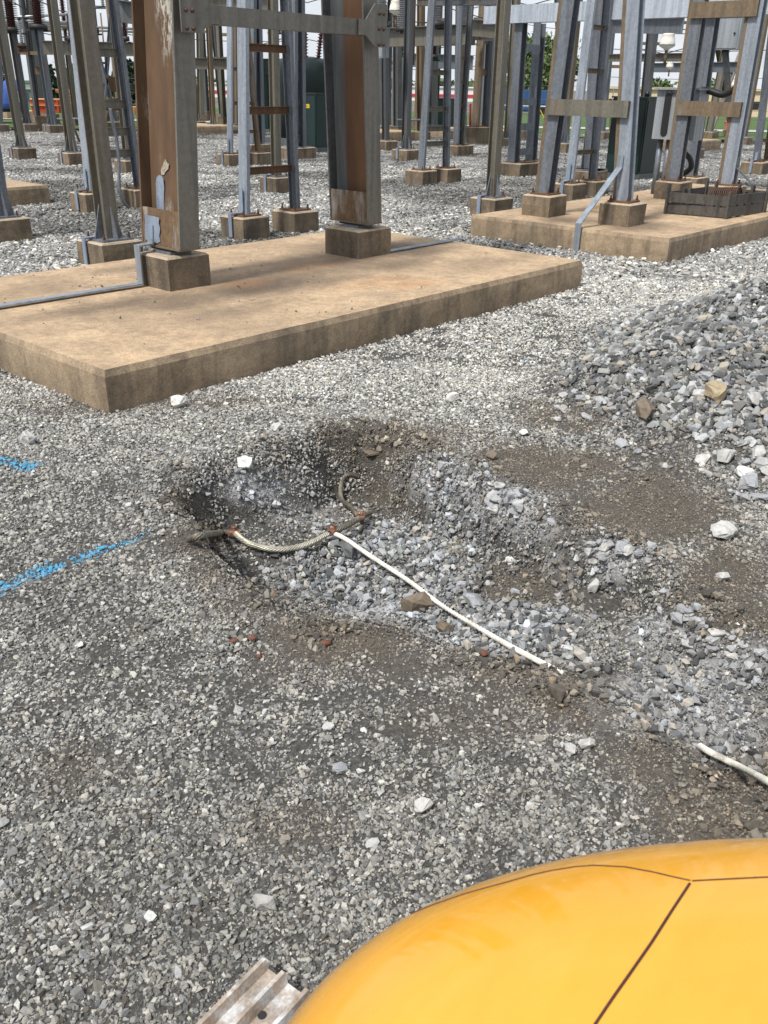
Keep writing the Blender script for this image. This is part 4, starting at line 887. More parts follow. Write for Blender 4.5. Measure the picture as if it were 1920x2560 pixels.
ladder('blue grey battened column between the ladder frame and the green cabinet', (z2(935, 1200), z2(925, 300)), (z2(985, 1195), z2(985, 300)), [z2(0, y)[1] for y in (460, 630, 830, 1000, 1130)], .2, .1, .5, mats=('galv', 'galv'), strap=False, H_=7, rmat='galv', rh=.16, bolts=False)
ladder('blue grey battened column left of the dark green cabinets', (z2(600, 1170), z2(590, 300)), (z2(650, 1165), z2(640, 300)), [z2(0, y)[1] for y in (430, 620, 840, 1000)], .2, .1, .5, mats=('galv', 'galv'), strap=False, H_=7, rmat='galv', rh=.16, bolts=False)
ladder('pair of wide blue grey columns between the near frame and green cabinet', (z4(245, 1300), z4(355, 150)), (z4(325, 1310), z4(415, 150)), [z4(0, y)[1] for y in (620, 1000)], .26, .12, .5, mats=('galv', 'galv'), strap=False, H_=5.5, rmat='galv', rh=.14, bolts=False)
ladder('far dark lattice mast in front of the warehouse', (z3(150, 1000), z3(165, 420)), (z3(240, 1000), z3(235, 420)), [z3(0, y)[1] for y in (660, 830, 990)], .2, .1, .5, mats=('galv_dark', 'galv_dark'), strap=False, H_=7, rmat='galv', rh=.2, bolts=False)
ladder('far brown mast with battens left of the near ladder frame', (z2(500, 1000), z2(470, 320)), (z2(560, 1000), z2(545, 320)), [z2(0, y)[1] for y in (420, 560, 720, 830)], .2, .1, .5, mats=('brown', 'brown'), strap=False, H_=7, rmat='brown', rh=.2, bolts=False)
# leaning frames on the crate slab (legs lean towards each other along Y)
def leaning_frame(label, L, Rr, beams, dleg=.18, z0=.25, ped=(.40, .40), H_=4.2, strapside=None, rmat='brown', mats=('galv', 'galv_light')):
    b0 = at(*L[0], z0 + .25); b1 = at(*Rr[0], z0 + .25); xm = (b0[0] + b1[0]) / 2; b0 = np.array([xm, b0[1], z0 + .25]); b1 = np.array([xm, b1[1], z0 + .25])
    t0 = lift(b0, AY, *L[1]); t1 = lift(b1, AY, *Rr[1]); T_ = thing('leaning_frame', label, 'frame', (xm, (b0[1] + b1[1]) / 2, z0))
    for b, s in ((b0, ped[0]), (b1, ped[1])): zt = pedestal(T_, b[0], b[1], z0, s, .25, 'rust', .28)
    b0[2] = b1[2] = zt; e0 = extend(b0, t0, H_); e1 = extend(b1, t1, H_)
    for k, (b, e, s) in enumerate(((b0, e0, -1), (b1, e1, 1))):
        MB().ext(h_prof(.14, dleg, .012, .01), b, e, AX, AY).build('leg', M[mats[k]], T_)
        MB().ext(box_prof(.010, .045), b + AY * (dleg / 2 + .006) - AX * .067, e + AY * (dleg / 2 + .006) - AX * .067, AX, AY).build('flange_edge', M['brown'], T_)
    for ya, yb in beams:
        h0 = (hz(b1, ya) + hz(b1, yb)) / 2; rh = abs(hz(b1, ya) - hz(b1, yb)); q0 = b0 + (e0 - b0) * (h0 / H_); q1 = b1 + (e1 - b1) * (h0 / H_)
        MB().ext(c_prof(.05, rh, .009, 1), q0 - AX * .1 + AY * .07, q1 - AX * .1 - AY * .05, AX, UP).build('cross_beam', M[rmat], T_)
    return T_, b0, b1, e0, e1
F1 = leaning_frame('near leaning frame on the crate slab with one wide cross beam', (z3(1482, 1548), z4(145, 0)), (z4(545, 1552), z4(640, 0)), [(z4(0, 775)[1], z4(0, 905)[1])], .17, rmat='olive')
p = F1[2]; strap_part(F1[0], [(p[0] - .085, p[1] + .06, p[2] + .50), (p[0] - .085, p[1] + .06, p[2] + .36), (9.575, p[1] + .16, .30), (9.575, p[1] + .16, .262), (9.575, p[1] + .16, -.02)], .075, AY)
F2 = leaning_frame('farther leaning frame on the crate slab with two rusty cross beams', (z4(890, 1395), z4(1140, 0)), (z4(1395, 1415), z4(1590, 0)), [(z4(0, 785)[1], z4(0, 900)[1]), (z4(0, 0)[1], z4(0, 130)[1])], .19)
p = F2[2]; strap_part(F2[0], [(p[0] - .02, p[1] - .11, p[2] + .36), (p[0] - .02, p[1] - .11, p[2] + .22), (p[0] - .02, p[1] - .36, p[2] + .02), (p[0] - .02, p[1] - .38, p[2] - .2)], .07, AX, mat='galv_dark')

# ---------------------------------------------------------------- portal on the near slab
PT = thing('portal_frame', 'rusty portal of two H columns and bolted beam on the tan slab', 'frame', (5.3, 6.05, .25))
def column(cx0, cy0, ped, bot, top, web, label, inner):
    pz = pedestal(PT, cx0, cy0, .25, ped, .25, False, .20)
    b = np.array([cx0, cy0 + .03, pz + .02]); c0 = at(*bot, pz + .02); sh = b - c0; t = lift(c0, AX, *top); d = (t - c0) / (t - c0)[2]
    Hh = 4.2; e = b + d * Hh; D, Wd, tf = .48, .18, .018
    bl = link('column', None, PT); bl.location = tuple(b - root_loc(PT)); bl['label'] = label
    MB().box(b + UP * -.01, (.17, .26, .018)).build('packer_plate', M['darkmetal'], PT)
    MB().box(b + AX * .0 + UP * .006, (.20, .5, .014)).build('foot_plate', M['brown'], bl)
    b = b + UP * .0135
    MB().ext(box_prof(Wd, tf), b - AY * (D / 2), e - AY * (D / 2), AX, AY).build('near_flange', M['greyface'], bl)
    MB().ext(box_prof(Wd, tf), b + AY * (D / 2), e + AY * (D / 2), AX, AY).build('far_flange', inner, bl)
    off = AX * .01
    MB().ext(box_prof(.012, D - tf - .002), b + off, e + off, AX, AY).build('web', web, bl)
    q = b + d * .27; MB().ext(box_prof(.012, D - tf - .004), b - AX * .08, q - AX * .08, AX, AY).build('closing_plate', M['rust_plate'] if 'rust_plate' in M else M['rust'], bl)
    return b, e, d, bl
M['rust_plate'] = steel('rusty_plate_with_zinc_patch', (0.115, 0.066, 0.034), (0.18, 0.115, 0.062), (0.34, 0.34, 0.32), 0.52, 0.66, 7, 0.85, 0)
def web_mat(name, y0, y1):
    """web whose far side still keeps dark zinc while the near side has rusted"""
    mt, t, b = newmat(name, 0.8); v = gpos(t); s = N(t, 'SeparateXYZ'); t.links.new(v, s.inputs[0])
    ad = N(t, 'Math', operation='MULTIPLY_ADD'); t.links.new(noise(t, v, 9, 5, .6, (1, 1, .12)), ad.inputs[0]); ad.inputs[1].default_value = 0.16; t.links.new(s.outputs[1], ad.inputs[2])
    mr = N(t, 'MapRange'); t.links.new(ad.outputs[0], mr.inputs[0]); mr.inputs[1].default_value = y0; mr.inputs[2].default_value = y1
    ru = ramp(t, noise(t, v, 6, 5, .6, (1, 1, .2)), [(.3, (.075, .037, .017)), (.7, (.13, .068, .032))]); gr = ramp(t, noise(t, v, 12, 5, .6, (1, 1, .08)), [(.3, (.045, .05, .055)), (.7, (.11, .118, .125))])
    t.links.new(mix(t, mr.outputs[0], ru, gr), b.inputs['Base Color']); bump(t, b, noise(t, v, 90, 4), .3, .004); return mt
c1b, c1e, c1d, col1 = column(4.29, 6.04, .385, z1(1485, 2030), z1(1432, 300), M['rustflake'], 'left column, its web rusty brown with white paint flakes', M['rustflake'])
c2b, c2e, c2d, col2 = column(6.42, 6.07, .44, z2(1490, 1800), z2(1445, 100), web_mat('half_rusted_web', 6.25, 6.30), 'right column, its web half dark zinc and half rust', M['galv_dark'])
yf = 6.07 - .24 - .02
def colx(b, d, z): return b[0] + d[0] * (z - b[2])
zb0, zb1 = 2.10, 2.31
hl = hz(np.array([c1b[0] + .35, yf, c1b[2]]), z2(160, 205)[1]) + c1b[2]; hu = hz(np.array([c1b[0] + .35, yf, c1b[2]]), z2(160, 48)[1]) + c1b[2]
zb0, zb1 = hl, hu
x0, x1 = colx(c1b, c1d, zb0) - .08, colx(c2b, c2d, zb0) + .08
MB().ext(c_prof(.09, zb1 - zb0, .012, 1), (x0 + .16, yf, (zb0 + zb1) / 2), (x1 - .17, yf, (zb0 + zb1) / 2), AY, UP).build('beam', M['greyface'], PT)
for s, xx, cb, rows, low in ((1, x0, c1b, (z1(0, 85)[1], z1(0, 235)[1]), z1(0, 270)[1]), (-1, x1, c2b, (z2(0, 110)[1], z2(0, 235)[1], z2(0, 360)[1]), z2(0, 385)[1])):
    bp = np.array([xx + s * .08, yf - .06, cb[2]]); zl = hz(bp, low) + cb[2]; mb = MB()
    prof = [(0, zl), (.15, zl), (.26, zb0 + .003), (.34, zb0 + .003), (.34, zb1 - .003), (.26, zb1 - .003), (.15, zb1 + .12), (0, zb1 + .12)]
    mb.ext(prof, (xx, yf - .066, 0), (xx, yf - .054, 0), AX * s, UP); gp = mb.build('gusset_plate', M['greyface'], PT); o0 = root_loc(gp)
    for py in rows:
        for j in (0, 1): link('bolt_head', RIVET, gp, np.array([xx + s * (.045 + .055 * j), yf - .0665, hz(bp, py) + cb[2]]) - o0, (math.radians(90), 0, 0))
# ground straps on the slab
y_ = 6.16
def poly_on(name, xp, pts, mat, t=.003):
    base = np.array([xp, c1b[1], c1b[2]]); P = [lift(base, AY, *z1(*q)) for q in pts]; mb = MB(); n = len(P); mb.v += [p for p in P] + [p - AX * t for p in P]; mb.f.append(tuple(range(n))); mb.f.append(tuple(range(2 * n - 1, n - 1, -1)))
    for i in range(n): mb.f.append((i, (i + 1) % n, n + (i + 1) % n, n + i))
    mb.sm += [False] * (n + 2); mb.mi += [0] * (n + 2); return mb.build(name, mat if not isinstance(mat, str) else M[mat], col1)
xw = c1b[0] + c1d[0] * .4; poly_on('zinc_patch', c1b[0] + .003 + c1d[0] * .3, [(1305, 1790), (1298, 1640), (1294, 1520), (1302, 1470), (1320, 1452), (1342, 1458), (1358, 1490), (1364, 1560), (1360, 1680), (1366, 1790)], 'zinc')
poly_on('bare_metal_patch', c1b[0] + .003 + c1d[0] * .45, [(1340, 1448), (1336, 1410), (1352, 1370), (1372, 1318), (1384, 1345), (1404, 1362), (1398, 1400), (1378, 1420), (1362, 1452)], 'palepatch', .002)
poly_on('zinc_patch', c1b[0] - .0868, [(1205, 1782), (1260, 1790), (1322, 1806), (1318, 1850), (1330, 1900), (1322, 1960), (1332, 2005), (1300, 2018), (1210, 1985)], 'zinc')
poly_on('welded_lug', c1b[0] - .091, [(1208, 1858), (1272, 1868), (1274, 2000), (1212, 1985)], 'zinc', .008)
x_ = 4.29 - .193
o = strap_part(None, [(c1b[0] - .112, y_, c1b[2] + .05), (c1b[0] - .112, y_, c1b[2] + .005), (x_ - .045, y_, c1b[2] + .0), (x_ - .045, y_, .268), (2.0, 6.22, .262)], .07, AY, 'ground_strap')
tag(o, 'bent galvanised ground strap running left from the rusty left column over slab', 'strap')
a_, b_ = at(*z3(165, 2015), .262), at(*z3(800, 1905), .262)
mb = MB(); mb.bar(a_ + UP * .003, b_ + UP * .003, .07, .01); tag(mb.build('ground_strap', M['strap']), 'flat grey strap lying on the slab right of the right column', 'strap')

# twin battened columns with the long pale blue beam
zt = .25; b0 = at(*z3(1222, 1298), zt); T_ = thing('twin_column', 'twin grey columns on one pedestal left of the tree', 'frame', (b0[0], b0[1], 0))
tp0 = lift(b0, AX, *z3(1288, 170)); hb = tp0[2]
bc = b0 + AX * .32; z_ = pedestal(T_, bc[0], bc[1], 0, .62, .25, 'rust', .5, 1.0); LEGS = []
for x_ in (b0[0], b0[0] + .68):
    p = np.array([x_, b0[1], z_]); e = p + (tp0 - b0) / (tp0 - b0)[2] * (hb - z_); MB().ext(h_prof(.2, .18), p, e, AX, AY).build('column', M['galv'], T_); LEGS.append((p, e))
for py in (390, 820, 1020, 1220):
    h = hz(b0, z3(0, py)[1]) / (hb - z_); p0 = LEGS[0][0] + (LEGS[0][1] - LEGS[0][0]) * h; p1 = LEGS[1][0] + (LEGS[1][1] - LEGS[1][0]) * h
    MB().ext(box_prof(.012, .14), p0 + AX * .09 - AY * .1, p1 - AX * .09 - AY * .1, AY, UP).build('batten', M['galv'], T_)
bm0 = np.array([tp0[0] - .1, b0[1] + .8, hb + .12]); bm1 = np.array([tp0[0] - .1, 6.2, hb + .12])
o = MB().ext(c_prof(.22, .32, .014, 1), bm0, bm1, AX, UP).build('long_beam', M['beam_pale']); tag(o, 'long pale blue steel beam across the top above the crate slab', 'beam')
p = np.array([b0[0], 7.75, 0]); T_ = thing('support_column', 'blue grey column under the long pale beam behind the window cabinet', 'column', p); z_ = pedestal(T_, p[0], p[1], 0, .5, .25, 'rust', .4)
MB().ext(h_prof(.2, .18), p + UP * z_, np.array([tp0[0], 7.75, hb - .035]), AX, AY).build('column', M['galv'], T_)

# ---------------------------------------------------------------- cabinets and transformers
def text_on(parent, s, loc, size, normal, mat, up=UP):
    cu = bpy.data.curves.new('lettering', 'FONT'); cu.body = s; cu.size = size; cu.align_x = 'CENTER'; cu.align_y = 'CENTER'; cu.extrude = 0.001
    tmp = bpy.data.objects.new('lettering', cu); C.objects.link(tmp); dg = bpy.context.evaluated_depsgraph_get(); me = bpy.data.meshes.new_from_object(tmp.evaluated_get(dg)); bpy.data.objects.remove(tmp)
    me.materials.clear(); me.materials.append(mat); n = Vector(normal); x = Vector(up).cross(n); mt = Matrix((x, Vector(up), n)).transposed()
    o = link('lettering', me, parent, np.array(loc) - root_loc(parent), mt.to_euler()); return o
def cabinet(name, label, x, y, z0, sx, sy, h, mat, lid=.03, tagtxt=None, cat='cabinet', mat2=None, lugs=False, skid=True):
    T_ = thing(name, label, cat, (x, y, z0)); zb = z0 + (.10 if skid else 0)
    if skid: MB().box((x, y, z0 + .05), (sx * 1.15, sy * 1.15, .1)).build('skid_base', M['galv_dark'], T_)
    MB().box((x, y, zb + h / 2), (sx, sy, h)).build('body', M[mat], T_)
    MB().box((x, y, zb + h + lid / 2), (sx + .06, sy + .06, lid)).build('lid', M[mat2 or mat], T_)
    MB().box((x - sx / 2 - .008, y, zb + h * .5), (.014, sy * .92, h * .94)).build('door', M[mat], T_)
    MB().box((x - sx / 2 - .018, y, zb + h * .13), (.008, sy * .93, h * .24)).build('kick_panel', M[mat2 or mat], T_)
    MB().box((x, y - sy / 2 - .008, zb + h * .5), (sx * .92, .014, h * .94)).build('side_panel', M[mat], T_)
    if tagtxt:
        tp = MB().box((x - sx / 2 - .018, y - sy * .02, zb + h * .78), (.006, .24, .10)).build('tag_plate', M['yellowtag'], T_)
        text_on(T_, tagtxt, (x - sx / 2 - .0225, y - sy * .02, zb + h * .78), .075, (-1, 0, 0), M['ink'])
    if lugs:
        for a in (-1, 1): MB().cyl((x - sx * .35, y + a * sy * .38, zb + h + lid), (x - sx * .35, y + a * sy * .38, zb + h + lid + .1), .05).build('lifting_lug', M[mat], T_)
    return T_
p = at(*z2(1075, 1235)); cabinet('green_cabinet', 'teal green cabinet with yellow number tag behind the portal', p[0] + .35, p[1] + .3, 0, .5, .75, hz(p, z2(0, 760)[1]) - .12, 'green2', tagtxt='121-2', skid=True)
q = at(*z2(1060, 1215)); tk = thing('transformer', 'round dark green transformer tank with brown bushings behind the green cabinet', 'transformer', (q[0] + 1.6, q[1] + 1.9, 0))
hb = hz(q, z2(0, 740)[1]); ht = hz(q + np.array([1.2, 1.4, 0]), z2(0, 480)[1])
qq = np.array([q[0] + 1.6, q[1] + 1.9, 0]); MB().lathe(qq + UP * .2, [(.82, 0), (.82, ht - .5), (.80, ht - .3), (.68, ht - .18), (.3, ht - .12)], 28).build('tank', M['green'], tk)
MB().box(qq + UP * .1, (2.0, 2.0, .2)).build('skid_base', M['galv_dark'], tk)
def insulator(parent, base, axis, L, r, mat, n=12, name='insulator'):
    base = np.array(base, float); prof = [(r * .55, 0)]
    for k in range(n):
        z = L * (k + .3) / n; s = L / n; prof += [(r * .5, z), (r, z + s * .28), (r * .96, z + s * .36), (r * .5, z + s * .5)]
    prof += [(r * .5, L)]; mb = MB(); mb.lathe(base, prof, 12, axis); return mb.build(name, M[mat], parent)
for k, dx in enumerate((-.35, .05, .4)):
    b_ = qq + UP * (ht + .05) + np.array([dx * .7, -dx * .9, 0]); insulator(tk, b_, np.array([dx * .25, -dx * .25, 1]), 1.0, .10, 'porc_brown', 12, 'bushing')
for k, (xx, yy) in enumerate(((640, 1060), (790, 1060))):
    p = at(*z2(xx + 60, yy + 10)); hh = hz(p, z2(0, 590 if k == 0 else 470)[1]); cabinet('dark_green_cabinet', ('left of two dark green cabinets behind the ladder frames', 'right of two dark green cabinets behind the ladder frames')[k], p[0] + .5, p[1] + .3 + k * .8, 0, .9, .9, hh - .15, 'green', mat2='green2', cat='cabinet')
p = at(*z4(560, 1375)); hh = hz(p, z4(0, 745)[1]); cabinet('green_cabinet', 'tall dark green cabinet behind the leaning frames on the right', p[0] + .55, p[1] + .15, 0, .9, .78, hh - .12, 'green', lugs=True, mat2='green2')
p = at(*z3(630, 1018)); hh = hz(p, z3(0, 785)[1]); cabinet('green_cabinet', 'small far dark green cabinet behind the four rung frame', p[0] + .4, p[1], 0, 1.1, 1.1, hh - .12, 'green')

# window cabinet CS-10
zz = .25; p = at(*z4(800, 1400), zz); p = p / np.hypot(p[0], p[1]) * 0 + np.array([13.85, 6.42, zz]); T_ = thing('relay_cabinet', 'grey cabinet marked CS-10 with tall slot window on two pipes', 'cabinet', p)
h0 = hz(np.array([13.7, 6.65, zz]), z4(0, 1070)[1]); h1 = hz(np.array([13.7, 6.65, zz]), z4(0, 690)[1]); a_ = lift(np.array([13.7, 6.6, zz]), AY, *z4(765, 1060)); b_ = lift(np.array([13.7, 6.6, zz]), AY, *z4(1085, 1060)); yl, yr = a_[1], b_[1]; yc = (yl + yr) / 2; w = abs(yl - yr)
ZC = zz + (h0 + h1) / 2; HC = h1 - h0
MB().box((13.85, yc, ZC), (.3, w, HC)).build('body', M['boxgrey'], T_); MB().box((13.83, yc, ZC + HC / 2 + .013), (.4, w + .06, .025)).build('rain_hood', M['boxgrey'], T_)
ys_ = yl - w * .28; MB().ext([(a * .055, b * .30) for a, b in [(math.cos(t) * 1, .8 + .2 * math.sin(t)) for t in np.linspace(0, math.pi, 9)] + [(math.cos(t), -.8 + .2 * math.sin(t)) for t in np.linspace(math.pi, 2 * math.pi, 9)]], (13.698, ys_, ZC), (13.692, ys_, ZC), AY, UP).build('slot_window', M['glassdark'], T_)
text_on(T_, 'CS-10', (13.695, ys_ - .07, ZC + HC * .44), .095, (-1, 0, 0), M['ink'])
for yy in (yl - .08, yl - .22): MB().cyl((13.85, yy, .25), (13.85, yy, zz + h0 + .002), .045).build('pipe_leg', M['galv'], T_)
# hoses
def hose(label, pts, r, mat='black', name='hose', cat='hose'):
    P = []; pts = [np.array(p) for p in pts]
    for i in range(len(pts) - 1):
        p0, p1, p2, p3 = pts[max(i - 1, 0)], pts[i], pts[i + 1], pts[min(i + 2, len(pts) - 1)]
        for t in np.linspace(0, 1, 8, endpoint=False): P.append(.5 * ((2 * p1) + (-p0 + p2) * t + (2 * p0 - 5 * p1 + 4 * p2 - p3) * t * t + (-p0 + 3 * p1 - 3 * p2 + p3) * t ** 3))
    P.append(pts[-1]); return tag(MB().tube(P, r, 10).build(name, M[mat]), label, cat)
B = np.array([13.95, 6.0, .25])
L_ = lambda x, y: lift(B, AY, *z4(x, y))
hose('thick black hose sagging from the window cabinet to the right frame leg', [L_(1075, 735), L_(1130, 705), L_(1200, 695), L_(1300, 725), L_(1370, 705), L_(1430, 665)], .05)
hose('black hose looping down behind the left leg of the far leaning frame', [L_(985, 1050), L_(1000, 1150), L_(1060, 1220), L_(1065, 1290), L_(1000, 1335), L_(940, 1310)], .042)
# grey meter boxes on posts
def meter_box(label, base, ptop, pbot, wpx, dp=.35, mat='boxgrey', axis=AX, postmat='galv', txt=None, r=.06, wide=.8):
    b = np.array(base); t = lift(b, AX, *ptop); u = lift(b, AX, *pbot); dist = (t - np.array([0, 0, EYE])) @ R[:, 2]; w = wpx * dist / F; h = t[2] - u[2]; T_ = thing('meter_box', label, 'box', b)
    c = (t + u) / 2; dy = w * wide
    MB().box(c, (dp, dy, h)).build('box', M[mat], T_); MB().box(c + UP * (h / 2 + .012), (dp + .04, dy + .04, .022)).build('lid', M[mat], T_); MB().box(c - AX * (dp / 2 + .006), (.012, dy * .9, h * .92)).build('door', M[mat], T_)
    MB().cyl(c - AX * (dp / 2 + .012) - AY * dy * .35, c - AX * (dp / 2 + .04) - AY * dy * .35, .02).build('latch', M['darkmetal'], T_)
    MB().cyl((b[0], b[1], b[2]), (c[0], c[1], u[2]), r).build('post', M[postmat], T_)
    if txt: text_on(T_, txt, c - AX * (dp / 2 + .0135) + UP * h * .34, h * .16, (-1, 0, 0), M['ink'])
    return T_
meter_box('grey control box on twin conduits beside the left insulator post', at(*z1(215, 1060)), z1(200, 768), z1(200, 848), 39, .2, 'boxgrey')
meter_box('large grey junction box on a dark post at upper right', at(*z4(1395, 1310)), z4(1350, 135), z4(1350, 385), 77, .45, 'boxgrey', postmat='galv_dark', r=.07, wide=1.1)
meter_box('tall grey switch box right of the portal near the top', at(*z3(215, 1165)), z3(185, 178), z3(185, 465), 24, .3, 'boxgrey')
meter_box('grey box cut by the left edge with hanging cables', at(*z1(5, 1060)), z1(5, 400), z1(5, 540), 30, .4, 'boxgrey')
p = np.array(at(*z1(5, 1060))); hose('black cables drooping under the left edge box', [lift(p, AX, *z1(20, 540)), lift(p, AX, *z1(35, 600)), lift(p, AX, *z1(50, 630)), lift(p, AX, *z1(15, 670)), lift(p, AX, *z1(-20, 680))], .05)
hose('pale conduit curving down to the gravel behind the wide brown grey post', [lift(at(*z1(1070, 1725)), AX, *q) for q in (z1(915, 900), z1(930, 1000), z1(965, 1150), z1(985, 1320), z1(990, 1550), z1(1020, 1660))] + [at(*z1(1070, 1725))], .025, 'galv', 'conduit', 'conduit')
p = at(*z1(880, 1060)); T_ = thing('valve_mechanism', 'rusty operating mechanism box on pipe between left posts', 'mechanism', p)
c = lift(p, AX, *z1(895, 700)); MB().box(c, (.42, .46, .55)).build('gear_box', M['rust'], T_); c2 = lift(p, AX, *z1(900, 770)); MB().cyl(c2 - UP * .1, c2 + UP * .12, .12).build('collar', M['brown'], T_); MB().cyl(p, c2 - UP * .1, .06).build('pipe', M['brown'], T_); MB().cyl(c + UP * .17, c + UP * 2.5, .03).build('shaft', M['brown'], T_)
p = at(*z1(1070, 1500)); a_ = lift(p, AX, *z1(850, 865)); b_ = lift(p, AX, *z1(960, 868)); T_ = thing('crank_shaft', 'rusty horizontal crank with coupling beside the half hidden frame', 'mechanism', a_); MB().cyl(a_, b_ + AX * .3, .05).build('shaft', M['rust'], T_); MB().box((a_ + b_) / 2 + AX * .06, (.2, .18, .2)).build('coupling', M['rustdark'], T_); MB().box(a_, (.07, .12, .12)).build('clamp', M['rust'], T_)
def ring_wheel(label, base, px, py, rad, pbot):
    b = np.array(base); t = lift(b, AX, px, py); T_ = thing('hand_wheel', label, 'hand wheel', b)
    MB().tube([t + rad * np.array([math.cos(a), math.sin(a), 0]) for a in np.linspace(0, 2 * math.pi, 25)], .022, 6).build('rim', M['galv'], T_)
    for a in (0, 1.05, 2.1): MB().cyl(t + rad * np.array([math.cos(a), math.sin(a), 0]), t - rad * np.array([math.cos(a), math.sin(a), 0]), .013, n=6).build('spoke', M['galv'], T_)
    MB().cyl(b, t + UP * .05, .035).build('stem', M['brown'], T_)
p = at(*z1(660, 1175)); ring_wheel('hand wheel ring on a short stem at left by the brown grey post', p, *z1(580, 985), .36, 0)
p = at(*z3(405, 1190)); ring_wheel('hand wheel ring on the dark post in the middle', p, *z3(395, 955), .36, 0)

# ---------------------------------------------------------------- insulators, bushings, lamps
def stack(label, base, px, ptop, r, mat, n=16, axis=AX, H_=None, cap=True, lean=None):
    b = np.array(base, float); t = lift(b, axis, *ptop); d = t - b; L = np.linalg.norm(d); T_ = thing('insulator', label, 'insulator', b)
    MB().cyl(b - d / L * .05, b + d / L * .1, r * 1.15).build('base_cap', M['darkmetal'], T_); insulator(T_, b + d / L * .1, d, L - .2, r, mat, n, 'sheds'); MB().cyl(b + d * (1 - .1 / L), t, r * .6).build('top_cap', M['darkmetal'], T_)
    for a in (-1, 1): MB().box(b + AX * a * r * 1.2 - d / L * .08, (r * .7, r * 1.4, .05)).build('mounting_foot', M['darkmetal'], T_)
    return T_
b = lift(at(*z1(225, 1025), .25), AX, *z1(100, 255)); stack('dark brown ribbed insulator at upper left, first from the edge', b, 0, z1(60, -60), .27, 'porc_brown', 17)
b = lift(at(*z1(437, 1035), .25), AX, *z1(318, 232)); stack('dark brown ribbed insulator at upper left, second from the edge', b, 0, z1(290, -60), .27, 'porc_brown', 17)
b = lift(at(*z1(630, 985), .25), AX, *z1(552, 370)); stack('slim red brown bushing on the tan pipe post', b, 0, z1(505, -60), .13, 'porc_brown', 30)
for k, (bx, by, tx, ty, lab, m_, r_) in enumerate(((185, 385, 155, 140, 'thin grey insulator string left of the second brown insulator', 'porc_grey', .09), (585, 330, 565, 110, 'thin brown insulator string right of the red brown bushing', 'porc_brown', .1),
        (780, 260, 760, 90, 'short brown insulator behind the wide brown grey post', 'porc_brown', .14), (1045, 330, 1020, 160, 'thin brown insulator left of the rusty column', 'porc_brown', .1))):
    b = far(*z1(bx, by), 34); stack(lab, b, 0, z1(tx, ty), r_, m_, 12)
for k, (bx, by, tx, ty, lab, m_, r_, dd) in enumerate(((175, 175, 170, -80, 'grey ribbed insulator on top of the tall switch box', 'porc_grey', .13, 24), (345, 240, 340, -40, 'grey ribbed insulator left of the dark hand wheel post', 'porc_grey', .2, 30), (612, 200, 612, -60, 'grey ribbed insulator inside the four rung frame', 'porc_grey', .22, 30),
        (825, 230, 835, 0, 'grey ribbed insulator standing on the olive beam', 'porc_grey', .27, 32), (1100, 170, 1105, -60, 'grey ribbed insulator just left of the tan round shouldered post', 'porc_grey', .16, 24), (585, 460, 590, 330, 'short dark insulator hanging behind the four rung frame', 'porc_brown', .16, 36), (328, 430, 328, 330, 'short dark insulator below the far beam near the white one', 'porc_brown', .2, 40))):
    b = far(*z3(bx, by), dd); stack(lab, b, 0, z3(tx, ty), r_, m_, 14)
for (bx, by, tx, ty, lab) in ((900, 100, 890, -60, 'dark insulator above the portal beam by the green tank'), (775, 240, 770, 100, 'brown insulator under the portal beam')):
    b = far(*z2(bx, by), 27); stack(lab, b, 0, z2(tx, ty), .13, 'porc_brown', 10)
def lamp(label, px, py, d, r):
    b = far(px, py, d); T_ = thing('white_bowl', label, 'instrument', b); MB().lathe(b, [(r * .25, -r * 1.0), (r * .45, -r * .8), (r * .95, -r * .55), (r, -r * .35), (r * .92, r * .2), (r * .75, r * .75), (r * .8, r * .85), (r * .55, r * .95)], 20).build('bowl', M['porc_white'], T_)
    MB().lathe(b, [(r * 1.03, -r * .42), (r * 1.03, -r * .32)], 20).build('band', M['galv'], T_); MB().cyl(b - UP * r * 2.6, b - UP * r * .9, r * .2).build('stem', M['brown'], T_)
lamp('white porcelain bowl high behind the right frames', *z4(888, 320), 27, .2); lamp('smaller white porcelain bowl lower behind the right frames', *z4(905, 505), 34, .12); lamp('white porcelain can at the top right of the portal', *z3(288, 62), 36, .24); lamp('long white porcelain bulb hanging near the junction box', *z4(1180, 290), 24, .09)

# ---------------------------------------------------------------- beams and bus work overhead
def beam(label, a, b, da, db, h, w, mat, name='cross_beam'):
    p0, p1 = far(*a, da), far(*b, db); d = p1 - p0; d /= np.linalg.norm(d); v = np.cross(UP, d); v /= np.linalg.norm(v)
    return tag(MB().ext(h_prof(h, w, .02, .02), p0, p1, np.cross(d, v), v).build(name, M[mat]), label, 'beam')
beam('grey olive beam behind the left insulators and wide post', z1(355, 395), z1(1120, 410), 36, 36, .42, .3, 'olive')
beam('brown short beam end by the grey insulator string at left', z1(140, 405), z1(230, 405), 34, 34, .22, .2, 'rust')
beam('olive beam crossing behind the four rung frame', z3(220, 300), z3(920, 275), 34, 30, .55, .4, 'olive')
beam('short olive beam under the standing grey insulator', z3(850, 215), z3(1110, 235), 30, 27, .42, .3, 'olive'); beam('dark beam end below the short olive beam', z3(915, 280), z3(1075, 282), 33, 31, .3, .3, 'galv_dark')
beam('pale far beam crossing behind the middle frames', z3(420, 480), z3(900, 500), 46, 42, .55, .4, 'galv'); beam('grey far beam seen through the portal at left', z2(95, 515), z2(400, 520), 40, 40, .4, .3, 'olive')
beam('grey far beam high above the right frames', z4(430, 190), z4(1010, 190), 30, 27, .42, .3, 'galv'); beam('olive far beam behind the white bowls', z4(380, 445), z4(1010, 440), 38, 34, .25, .2, 'olive'); beam('blue grey far beam below the white bowls', z4(760, 520), z4(1440, 515), 40, 36, .32, .2, 'galv')
